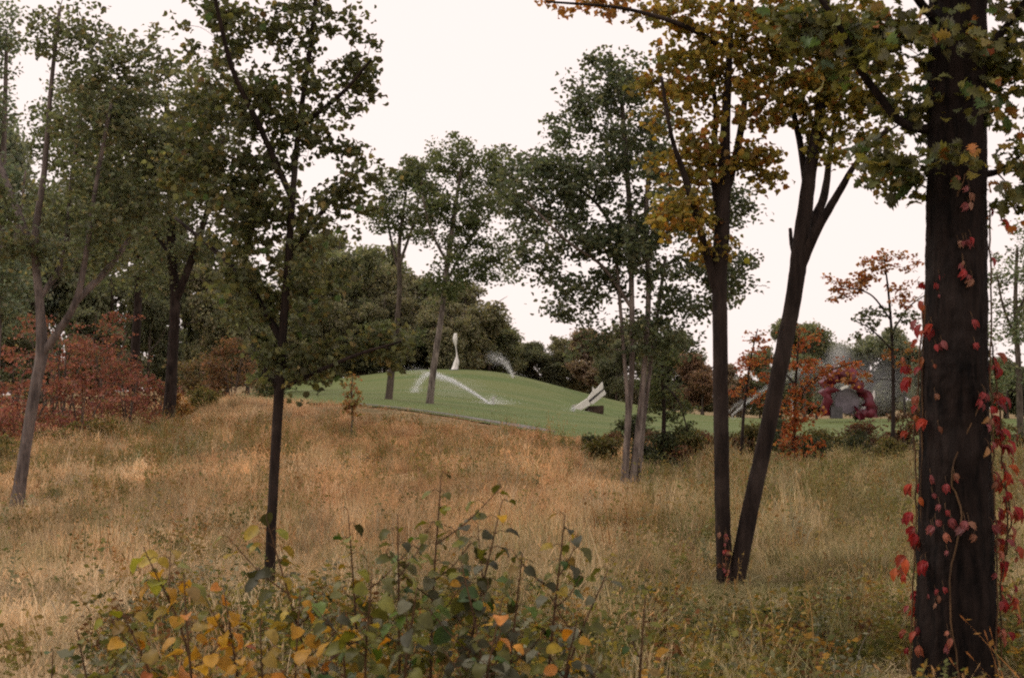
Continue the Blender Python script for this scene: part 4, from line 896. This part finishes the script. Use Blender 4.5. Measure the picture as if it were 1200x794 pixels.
# spots in the view wedge, thinner with distance
def wedge(n_, y0_, y1_, seed, lo=-0.43, hi=0.43):
    rg = np.random.default_rng(seed); y = np.sqrt(rg.random(n_) * (y1_ ** 2 - y0_ ** 2) + y0_ ** 2); return (lo + (hi - lo) * rg.random(n_)) * (y + 6.5), y
STRAW, GOLD, TAN, OLV, GREY, RUST = [np.array(c_) * np.array([1.08, 1.14, 1.18]) for c_ in ((0.7, 0.53, 0.34), (0.58, 0.34, 0.165), (0.41, 0.315, 0.17), (0.19, 0.185, 0.075), (0.37, 0.35, 0.26), (0.42, 0.2, 0.1))]
def rows_of(x, y): return 0.6 * vnoise(x * 1.25 + 0.15 * y, y * 0.12, 1.0, 71) + 0.4 * vnoise(x * 2.9 + 0.3 * y, y * 0.2, 1.0, 72)   # old mowing rows running up the slope
def tones(x, y, seed):
    """grass colour with open-sky brightness painted in: paler straw on the left, tawny in the middle, olive and tan on the right"""
    rg = np.random.default_rng(seed); k = len(x); px, py = pxy(x, y)
    n1, n2 = 0.6 * vnoise(x, y, 0.3, 5) + 0.4 * vnoise(x, y, 0.85, 15), vnoise(x, y, 1.1, 6)
    left = smoothstep(480, 120, px); right = smoothstep(640, 860, px); near = smoothstep(600, 720, py)
    ws = 0.15 + 1.1 * left * (0.4 + 1.6 * near) + 0.5 * n2; wg = (0.9 - 0.75 * near) * (1 - 0.8 * right) * (0.6 + n1); wt = 0.45 + 0.7 * right + 0.4 * near
    wo_ = 0.1 + 0.9 * smoothstep(0.55, 0.25, rows_of(x, y)) * left + 1.6 * smoothstep(0.5, 0.8, n1) * (0.5 + 0.8 * right) + 0.9 * right + 0.5 * near * (1 - left); wgr = 0.1 + 0.8 * near * left * smoothstep(0.4, 0.75, n2); wr = 0.12 * (1 - near) * (0.4 + n2) + 0.9 * smoothstep(575, 520, py) * smoothstep(300, 420, px) * smoothstep(800, 650, px) * (0.3 + n2)
    W = np.stack([ws, wg, wt, wo_, wgr, wr], 1); W /= W.sum(1, keepdims=True); cum = np.cumsum(W, 1); pick = (rg.random(k)[:, None] > cum).sum(1).clip(0, 5)
    pure = np.stack([STRAW, GOLD, TAN, OLV, GREY, RUST])[pick]; mean = W @ np.stack([STRAW, GOLD, TAN, OLV, GREY, RUST])
    return (0.6 * pure + 0.4 * mean) * (1 + rg.normal(size=(k, 1)) * 0.15) * (0.62 + 0.42 * vnoise(x, y, 0.7, 16) + 0.42 * rows_of(x, y))[:, None]
def not_on_lawn(x, y):
    px = CX + FPX * x / y; return y < np.interp(px, EDGE_PX, EDGE_Y) + np.random.default_rng(3).normal(size=len(x)) * 0.5
def clear_of_trunks(x, y):                     # grass stays short round the feet of the trees
    f = np.ones(len(x))
    for px, Yt_, r_ in ((18, 24, 1.1), (316, 13.1, 0.9), (736, 29.5, 1.6), (736, 27.5, 1.3), (853, 13.2, 0.9), (853, 12.2, 0.8), (853, 11.2, 0.6), (316, 12.1, 0.6), (18, 22.5, 0.8), (736, 26, 1.0), (1118, 8.6, 0.8), (1110, 7.9, 0.6)):
        d = np.hypot(x - (px - CX) / FPX * Yt_, y - Yt_ + 0.25 * r_); f = np.minimum(f, 0.3 + 0.7 * smoothstep(0.4 * r_, 1.3 * r_, d))
    return f
xs, ys, ids, scs = [], [], [], []
for (cnt, a_, b_, base_i, nvar, hs) in ((14500, 4.2, 14, 0, 3, 0.8), (12000, 13, 24, 0, 3, 0.9), (14000, 22, 46, 3, 3, 0.85), (10000, 42, 80, 3, 3, 0.9)):
    x, y = wedge(cnt, a_, b_, 500 + int(a_)); k_ = not_on_lawn(x, y); x, y = x[k_], y[k_]; rg = np.random.default_rng(int(a_))
    thin = vnoise(x, y, 0.6, 9); px, py = pxy(x, y)
    bare = np.exp(-(((px - 135) / 75) ** 2 + ((py - 578 + (px - 135) * 0.35) / 16) ** 2)) ; hh = hs * (0.26 + 0.4 * thin + 0.6 * smoothstep(0.5, 0.9, vnoise(x, y, 1.3, 19))) * np.where(rg.random(len(x)) < 0.1, 1.8, 1.0) * clear_of_trunks(x, y) * (1 - 0.65 * bare) * (1 - 0.35 * smoothstep(250, 60, px) * smoothstep(640, 760, py))
    ed = np.interp(px, EDGE_PX, EDGE_Y) - y; hh = hh * (1 - 0.75 * smoothstep(9, 2, ed) * smoothstep(360, 430, px)) * (0.6 + 0.8 * rows_of(x, y)) * (1 - 0.45 * smoothstep(690, 790, px) * smoothstep(650, 720, py))
    xs.append(x); ys.append(y); ids.append(base_i + rg.integers(0, nvar, len(x))); s_ = rg.uniform(0.8, 1.2, len(x)); scs.append(np.stack([s_, s_, s_ * hh], 1))
x, y = np.concatenate(xs), np.concatenate(ys)
set_out('long_grass', x, y, np.concatenate(ids), np.concatenate(scs), tones(x, y, 21), 22, 'long dry golden grass covering the meadow')
# seed-headed and leafy weeds among the grass
x, y = wedge(9000, 5, 46, 31); px, py = pxy(x, y); rg = np.random.default_rng(32)
pr = 0.2 + 0.55 * smoothstep(650, 850, px) + 0.5 * smoothstep(0.55, 0.75, vnoise(x, y, 0.4, 33)) + 0.25 * smoothstep(640, 760, py); k_ = (rg.random(len(x)) < pr * smoothstep(0.5, 1.0, clear_of_trunks(x, y))) & (y < np.interp(px, EDGE_PX, EDGE_Y) - 4 - 13 * smoothstep(640, 720, px)); x, y = x[k_], y[k_]
wp = np.array([(0.2, 0.17, 0.055), (0.15, 0.15, 0.06), (0.3, 0.2, 0.08), (0.26, 0.24, 0.16), (0.3, 0.14, 0.05)])
set_out('meadow_weeds', x, y, 6 + rg.integers(0, 5, len(x)), np.repeat(rg.uniform(0.7, 1.6, (len(x), 1)) * (0.75 + 0.008 * y[:, None]), 3, 1), wp[rg.choice(5, len(x), p=[.34, .22, .22, .12, .1])] * rg.uniform(0.75, 1.3, (len(x), 1)), 34, 'olive and brown weeds with seed heads among the long grass', 'weeds')
# single bunches of taller grass
x, y = wedge(5200, 8, 46, 51, -0.4, 0.4); px, py = pxy(x, y); rg = np.random.default_rng(52)
k_ = (rg.random(len(x)) < 0.05 + 0.9 * smoothstep(0.5, 0.8, vnoise(x, y, 0.8, 53)) * (0.4 + 0.6 * smoothstep(500, 800, px))) & (clear_of_trunks(x, y) > 0.95) & (y < np.interp(px, EDGE_PX, EDGE_Y) - 6 - 13 * smoothstep(640, 720, px)); x, y = x[k_], y[k_]
tn = tones(x, y, 54) * rg.uniform(0.55, 1.25, (len(x), 1)); s_ = rg.uniform(0.55, 1.1, (len(x), 1)) * (0.8 + 0.006 * y[:, None])
set_out('bunch_grass', x, y, 13 + rg.integers(0, 2, len(x)), np.concatenate([s_, s_, s_], 1), tn, 55, 'taller bunches of tawny grass scattered through the meadow')
# leafy ground cover in the foreground
x, y = wedge(17000, 4.6, 11.5, 41); px, py = pxy(x, y); rg = np.random.default_rng(42)
pr = np.clip(1.0 * smoothstep(90, 240, px) * smoothstep(1080, 700, px) * smoothstep(705, 775, py) + smoothstep(700, 800, px) * smoothstep(660, 725, py), 0, 1) * smoothstep(0.5, 1.0, clear_of_trunks(x, y)) * np.clip(0.05 + 1.25 * vnoise(x, y, 1.1, 43), 0, 1) * (1 - 0.35 * smoothstep(700, 800, px))
k_ = rg.random(len(x)) < pr; x, y, px = x[k_], y[k_], px[k_]
wp = np.array([(0.14, 0.135, 0.04), (0.27, 0.2, 0.045), (0.36, 0.18, 0.04), (0.08, 0.085, 0.035), (0.25, 0.23, 0.19), (0.18, 0.075, 0.035)])
set_out('ground_cover', x, y, np.where(rg.random(len(x)) < 0.42, 11 + rg.integers(0, 2, len(x)), 6 + rg.integers(0, 3, len(x))), np.repeat(rg.uniform(0.6, 1.3, (len(x), 1)) * (1 - 0.2 * smoothstep(700, 800, px))[:, None], 3, 1),
        wp[rg.choice(6, len(x), p=[.3, .24, .14, .14, .1, .08])] * rg.uniform(0.7, 1.3, (len(x), 1)), 44, 'leafy autumn ground cover along the foreground', 'ground cover')

# ------------------------------------------------------------------ foreground saplings, each leaf a part
from mathutils import Matrix
C_GREEN, C_DARK, C_YEL, C_ORG, C_OLV, C_SIL = (0.11, 0.112, 0.026), (0.055, 0.062, 0.02), (0.3, 0.22, 0.032), (0.46, 0.24, 0.03), (0.18, 0.165, 0.032), (0.13, 0.14, 0.09)
PAL_G = [(4, C_GREEN), (2, C_DARK), (2, C_OLV), (1, C_SIL), (0.5, C_YEL)]; PAL_D = [(4, C_DARK), (3, C_GREEN), (1, C_SIL), (1, C_ORG)]; PAL_Y = [(4, C_YEL), (3, C_OLV), (1, C_ORG)]; PAL_O = [(5, C_ORG), (2, C_YEL), (1, (0.3, 0.07, 0.025)), (1, C_OLV)]
def sapling(bpx, Yb, tip, pal, n_leaf, size, label, seed, group):
    shoots = n_leaf // 4; n_leaf = int(n_leaf * 1.5); size = size * 0.84
    rng = np.random.default_rng(seed); g = G(bpx, Yb); e = P(tip[0], tip[1], Yb + rng.uniform(-0.25, 0.25))
    t = empty('leafy_sapling', g); tag(t, label, 'sapling', group)
    L = np.linalg.norm(e - g); mid = g + (e - g) * 0.5 + np.array([rng.normal() * 0.05, rng.normal() * 0.05, 0.04]) * L
    c_ = curve([(*(g - np.array([0, 0, 0.06])), 0.0085), (*mid, 0.006), (*e, 0.0025)], 8)
    parts = [tube(c_[:, :3] - g, c_[:, 3], 6)]; kk = len(c_)
    side = rng.random() * 6.28
    spots = []
    for k in range(n_leaf):
        f = 0.22 + 0.78 * (k + 1) / n_leaf; side += 2.4 + rng.normal() * 0.3; spots.append((c_[min(kk - 1, int(f * (kk - 1))), :3], f, side))
    for k in range(shoots):                       # side shoots
        f = rng.uniform(0.3, 0.8); q = c_[int(f * (kk - 1)), :3]; a = rng.random() * 6.28; ls = L * rng.uniform(0.16, 0.3)
        e2 = q + np.array([math.cos(a) * 0.75, math.sin(a) * 0.6, 0.65]) * ls; b_ = curve([(*q, 0.004), (*((q + e2) / 2 + np.array([0, 0, -0.02])), 0.003), (*e2, 0.0018)], 4)
        parts.append(tube(b_[:, :3] - g, b_[:, 3], 5)); a0_ = rng.random() * 6.28
        for j in range(6): a0_ += 2.4; spots.append((b_[min(len(b_) - 1, 2 + j * (len(b_) - 2) // 5), :3], 0.5 + 0.08 * j, a0_))
    for q, f, sd in spots:
        pl = size * rng.uniform(0.4, 1.1) * (1.3 - 0.75 * f)
        d = np.array([math.cos(sd), math.sin(sd) * 0.8, rng.uniform(0.0, 0.5)]); d /= np.linalg.norm(d); tipp = q + d * pl
        pc_ = curve([(*q, 0.0022), (*(q + d * pl * 0.5 + np.array([0, 0, 0.012])), 0.0018), (*tipp, 0.0014)], 2); parts.append(tube(pc_[:, :3] - g, pc_[:, 3], 4))
        ln = size * rng.uniform(0.7, 1.2) * (1.12 - 0.3 * f)
        ld = np.array([d[0], d[1] - 0.15, rng.uniform(-0.9, 0.05)]); nr = np.array([d[0] * 0.5 + rng.normal() * 0.5, d[1] * 0.5 - 0.25 + rng.normal() * 0.45, 0.75])
        fr = frames(ld[None], nr[None])[0]
        c0 = pick_tints(rng, 1, pal, 0.15)[0].clip(0.01, 0.9)
        lo = obj('leaf', leaf_data(L_HEART_S[rng.integers(0, 3)], c0, M_LEAF_NEAR), t); Mx = np.eye(4); Mx[:3, :3] = fr * ln; Mx[:3, 3] = tipp - g; lo.matrix_local = Matrix(Mx.tolist())
    V, F = join(parts); obj('stem', tri_mesh('stem', V, F, M_STEM, smooth=True), t)
# heart-shaped leaf with a folded midrib and bent tip
def heart_leaf(curl=0.25, fold=0.22, wav=0.03, ph=0.0):
    half = [(0.0, 0.02), (0.16, 0.0), (0.32, 0.12), (0.40, 0.32), (0.40, 0.53), (0.32, 0.73), (0.17, 0.9), (0.0, 1.0)]; V, F = [], []
    ribs = [0.02, 0.12, 0.25, 0.4, 0.56, 0.72, 0.88, 1.0]
    for j, (x_, y_) in enumerate(half): V.append((0.04 * math.sin(ph + 3 * ribs[j]), ribs[j], -curl * (ribs[j] - 0.3) ** 2))
    for sgn in (1, -1):
        o = len(V)
        for j, (x_, y_) in enumerate(half): V.append((sgn * x_, y_, fold * x_ + wav * math.sin(j * 2.3 + ph + sgn) * (x_ > 0) - curl * (y_ - 0.3) ** 2))
        for j in range(7):
            f = (j, j + 1, o + j + 1), (j, o + j + 1, o + j); F += [q if sgn < 0 else q[::-1] for q in f]
    return np.array(V), np.array(F)
L_HEART_S = [heart_leaf(), heart_leaf(0.6, 0.4, 0.05, 1.0), heart_leaf(0.9, 0.1, 0.06, 2.2)]
SAP = [
    (405, 6.2, (312, 606), PAL_G[:3] + [(3, C_YEL)], 17, 0.1, 'sapling leaning left across the slim trunk, large yellow-green leaves'),
    (520, 6.0, (588, 588), PAL_D, 17, 0.105, 'sapling with the largest dark leaf at its tip'),
    (505, 6.3, (517, 556), PAL_G, 17, 0.075, 'tallest upright sapling in the foreground thicket'),
    (470, 6.1, (466, 602), PAL_G, 16, 0.085, 'green sapling just left of the tallest one'),
    (628, 6.2, (662, 604), PAL_G, 17, 0.08, 'separate slender sapling on the right of the thicket'),
    (655, 6.0, (712, 668), PAL_G[:3] + [(2, C_SIL)], 12, 0.085, 'low sapling at the right end of the thicket'),
    (232, 6.0, (168, 640), PAL_Y, 14, 0.115, 'yellow-green sapling at the left end of the thicket'),
    (255, 5.8, (215, 672), PAL_O, 14, 0.095, 'brightest orange-leaved sapling beside the yellow-green one'),
    (285, 6.0, (262, 690), PAL_O, 12, 0.09, 'orange sapling left of the slim trunk foot'),
    (430, 6.2, (408, 598), PAL_G[:3] + [(2, C_YEL)], 15, 0.085, 'green sapling leaning right of the slim trunk'),
    (560, 6.1, (612, 650), PAL_G, 13, 0.085, 'short green sapling under the largest dark leaf'),
    (115, 5.9, (90, 738), PAL_G[:3], 8, 0.07, 'small green seedling at the bottom left'),
    (75, 6.0, (62, 764), PAL_G[:3], 6, 0.06, 'tiniest green seedling near the bottom left corner'),
    (352, 5.7, (352, 690), PAL_O, 14, 0.095, 'orange and yellow sapling in front of the slim trunk foot'),
    (446, 5.8, (436, 672), PAL_Y + PAL_G[:2], 14, 0.095, 'mixed yellow and green sapling in the middle of the thicket'),
    (548, 5.7, (540, 655), PAL_D, 16, 0.1, 'darkest broad-leaved sapling at the heart of the thicket'),
    (596, 5.6, (588, 704), PAL_D, 12, 0.09, 'low dark sapling right of the thicket heart'),
    (500, 5.6, (488, 690), PAL_D, 14, 0.095, 'low dark sapling left of the thicket heart'),
    (198, 5.9, (142, 712), PAL_Y, 9, 0.095, 'low yellowish sapling at the outer left of the thicket'),
    (690, 5.8, (676, 726), PAL_G[:2] + PAL_O[:2], 11, 0.085, 'low sapling of mixed orange and green at lower right'),
    (395, 5.6, (398, 712), PAL_G + PAL_O[:1], 14, 0.09, 'low sapling of green leaves in the thicket left of centre'),
    (310, 5.6, (305, 728), PAL_O, 12, 0.08, 'lowest orange sapling at the bottom of the thicket'),
    (745, 6.2, (757, 690), PAL_G[:3], 7, 0.06, 'thin isolated seedling right of the thicket'),
]
for i, (bpx, Yb, tip, pal, nl, sz, label) in enumerate(SAP):
    sapling(bpx, Yb, tip, pal, nl, sz, label, 600 + i, 'saplings in the foreground thicket')

# ------------------------------------------------------------------ red creeper on the big trunk
def compound_leaf(nl):
    parts = []
    for k in range(nl):
        a = (k - (nl - 1) / 2) * 0.42; TV, TF = fan(sym([(0, 0), (0.15, 0.2), (0.22, 0.45), (0.15, 0.75), (0, 1)]), 0.7, 0.4); s = 1 - 0.18 * abs(k - (nl - 1) / 2)
        ca, sa = math.cos(a), math.sin(a); parts.append((np.stack([TV[:, 0] * ca + TV[:, 1] * sa, -TV[:, 0] * sa + TV[:, 1] * ca, TV[:, 2] - 0.05 * abs(k - 1)], 1) * s, TF))
    return join(parts)
L_CREEP = [compound_leaf(2), compound_leaf(3), fan(sym([(0, 0), (0.18, 0.15), (0.27, 0.42), (0.17, 0.75), (0, 1)]), 0.5, 0.3)]
C_RED, C_PINK, C_DRED, C_ORD = (0.32, 0.03, 0.014), (0.34, 0.08, 0.045), (0.2, 0.02, 0.012), (0.38, 0.07, 0.022)
PAL_C = [(4, C_RED), (2, C_PINK), (2, C_DRED), (2, C_ORD)]
PAL_F = [(4, (0.3, 0.1, 0.075)), (3, (0.26, 0.06, 0.05)), (2, (0.36, 0.17, 0.11)), (2, (0.33, 0.04, 0.035))]
def creeper(name, label, Yc, axis_px, rad_px, spots, seed, size, runners):
    """spots: (px, py, n, scatter px); leaves lie on the face of the trunk, or hang beside it"""
    rng = np.random.default_rng(seed); b0 = G(axis_px[0][0], Yc) + np.array([0, -0.1, 0]); t = empty(name, b0); tag(t, label, 'vine')
    ax = lambda py: np.interp(py, [a[1] for a in axis_px], [a[0] for a in axis_px]); rd = lambda py: np.interp(py, [a[0] for a in rad_px], [a[1] for a in rad_px])
    parts = []
    for run in runners:
        c_ = []
        for px, py in run:
            q = P(px, py, Yc); R_ = S(rd(py), Yc); dx = q[0] - P(ax(py), py, Yc)[0]; dy = -math.sqrt(max(0, R_ ** 2 - dx ** 2)) if abs(dx) < R_ else 0.0
            c_.append((q[0], Yc + dy * 1.0 - 0.012, q[2], 0.006))
        c_ = curve(c_, 6, 0.8, rng); parts.append(tube(c_[:, :3] - b0, c_[:, 3], 5))
    for (sx, sy, n_, sp) in spots:
        for _ in range(n_):
            px, py = sx + rng.normal() * sp, sy + rng.normal() * sp * 1.3; q = P(px, py, Yc); R_ = S(rd(py), Yc); dx = q[0] - P(ax(py), py, Yc)[0]
            on = abs(dx) < R_ * 0.97; dy = -math.sqrt(R_ ** 2 - dx ** 2) - 0.03 - 0.02 * rng.random() if on else rng.normal() * 0.08
            pos = np.array([q[0], Yc + dy, q[2]])
            ld = np.array([rng.normal() * 0.5 + 0.4 * np.sign(dx) * (not on), -0.25, -1.0 + rng.normal() * 0.25]); nr = np.array([rng.normal() * 0.35 + dx / R_ * 0.6, -1.0, 0.35 + rng.normal() * 0.3])
            fr = frames(ld[None], nr[None])[0]; ln = size * rng.uniform(0.6, 1.25) * (1.0 if on else 1.25); tpl = L_CREEP[rng.choice(3, p=[0.35, 0.35, 0.3])]
            lo = obj('leaf', leaf_data(tpl, pick_tints(rng, 1, PAL_F if on else PAL_C, 0.15)[0].clip(0.01, 0.9), M_LEAF_NEAR), t); Mx = np.eye(4); Mx[:3, :3] = fr * ln; Mx[:3, 3] = pos - b0; lo.matrix_local = Matrix(Mx.tolist())
            st = curve([(*(pos - b0), 0.0016), (*(pos - b0 + np.array([0, 0.02, 0.03])), 0.0018), (*(pos - b0 + np.array([-dx * 0.1, 0.05, 0.05])), 0.002)], 2); parts.append(tube(st[:, :3], st[:, 3], 4))
    V, F = join(parts); obj('stem', tri_mesh('stem', V, F, M_STEM, smooth=True), t)
creeper('red_creeper', 'red creeper climbing the massive dark trunk at the right', 8.8, [(1117, 800), (1120, 600), (1119, 400), (1120, 200), (1123, 0)], [(0, 32), (200, 35), (400, 37), (600, 42), (800, 47)],
        [(1080, 350, 5, 6), (1076, 385, 6, 6), (1070, 430, 7, 6), (1072, 490, 7, 6), (1076, 560, 6, 8), (1072, 610, 8, 9), (1068, 660, 8, 8), (1075, 700, 8, 9), (1068, 745, 5, 8), (1084, 690, 4, 6),
         (1110, 212, 3, 6), (1126, 238, 4, 5), (1116, 290, 4, 5), (1114, 312, 4, 6), (1088, 320, 2, 4), (1128, 333, 1, 3), (1126, 378, 1, 3), (1130, 400, 1, 3), (1092, 402, 3, 4), (1088, 425, 3, 5), (1095, 460, 1, 3), (1092, 494, 1, 3),
         (1137, 466, 4, 6), (1143, 492, 4, 6), (1150, 520, 3, 5), (1103, 553, 3, 6), (1090, 585, 4, 8), (1100, 602, 4, 12), (1112, 615, 3, 9), (1088, 630, 3, 8), (1160, 250, 3, 5), (1158, 300, 1, 3),
         (1166, 420, 7, 5), (1169, 470, 9, 6), (1173, 510, 11, 7), (1176, 555, 13, 8), (1181, 600, 15, 9), (1177, 630, 11, 7), (1174, 665, 8, 6), (1173, 695, 11, 8), (1171, 735, 7, 6), (1098, 740, 4, 5)], 701, 0.066,
        [[(1085, 790), (1078, 700), (1080, 600), (1079, 500), (1082, 400), (1088, 320), (1110, 240), (1125, 200)], [(1155, 790), (1160, 690), (1158, 600), (1154, 500), (1152, 430), (1154, 320), (1153, 250)],
         [(1110, 790), (1100, 690), (1112, 600), (1104, 550), (1138, 470)],
         [(1066, 792), (1069, 700), (1073, 600), (1071, 500), (1077, 420), (1084, 345)], [(1168, 792), (1172, 700), (1180, 610), (1174, 540), (1170, 470), (1160, 395)], [(1172, 560), (1184, 600), (1178, 650)]])
creeper('red_creeper', 'little red creeper at the foot of the twin dark stems', 13.2, [(851, 700), (846, 600)], [(500, 11), (700, 12)], [(848, 628, 5, 2.5), (849, 645, 6, 2.5), (847, 662, 6, 3), (850, 678, 4, 3)], 702, 0.055, [[(850, 692), (849, 660), (848, 622)]])

# ------------------------------------------------------------------ dead branches on the ground
M_DEAD = bark_material('weathered_wood', (0.1, 0.09, 0.085), (0.25, 0.235, 0.225), 20, 0.3)
def dead_branch(rows, Yd, label, seed):
    rng = np.random.default_rng(seed); pts = []
    for a, b_, r_ in rows:                          # lies where the ground shows at that pixel
        yy = EYE * FPX / (b_ - 478); xx = (a - CX) / FPX * yy; pts.append((xx, yy, gz(xx, yy) + 0.05 + S(r_, yy), S(r_, yy)))
    g = np.array(pts[0][:3]); g[2] = gz(g[0], g[1])
    t = empty('fallen_branch', g); tag(t, label, 'branch', 'dead branches in the foreground')
    c_ = curve(pts, 6, 0.4, rng); parts = [tube(c_[:, :3] - g, c_[:, 3], 7)]
    V, F = join(parts); obj('bough', tri_mesh('bough', V, F, M_DEAD, smooth=True), t); tw = []
    for k in range(3):
        i = int(len(c_) * (0.3 + 0.2 * k)); q = c_[i, :3] - g; d = rng.normal(size=3) * np.array([1, 0.6, 0.5]); d /= np.linalg.norm(d)
        e = q + d * 0.22; V, F = tube([q, (q + e) / 2 + rng.normal(size=3) * 0.015, e], [0.004, 0.003, 0.0015], 5); obj('twig', tri_mesh('twig', V, F, M_DEAD, smooth=True), t)
dead_branch([(150, 788, 2.5), (190, 772, 3), (240, 766, 2.5), (300, 758, 1.5)], 6.6, 'pale dead branch lying at the bottom left of the thicket', 801)
dead_branch([(310, 706, 1.5), (345, 698, 2.5), (380, 708, 2)], 8.6, 'pale dead stick near the foot of the slim trunk', 802)
dead_branch([(330, 780, 3), (380, 752, 3), (440, 745, 2.5), (500, 757, 1.5)], 6.2, 'pale dead branch under the middle of the thicket', 803)
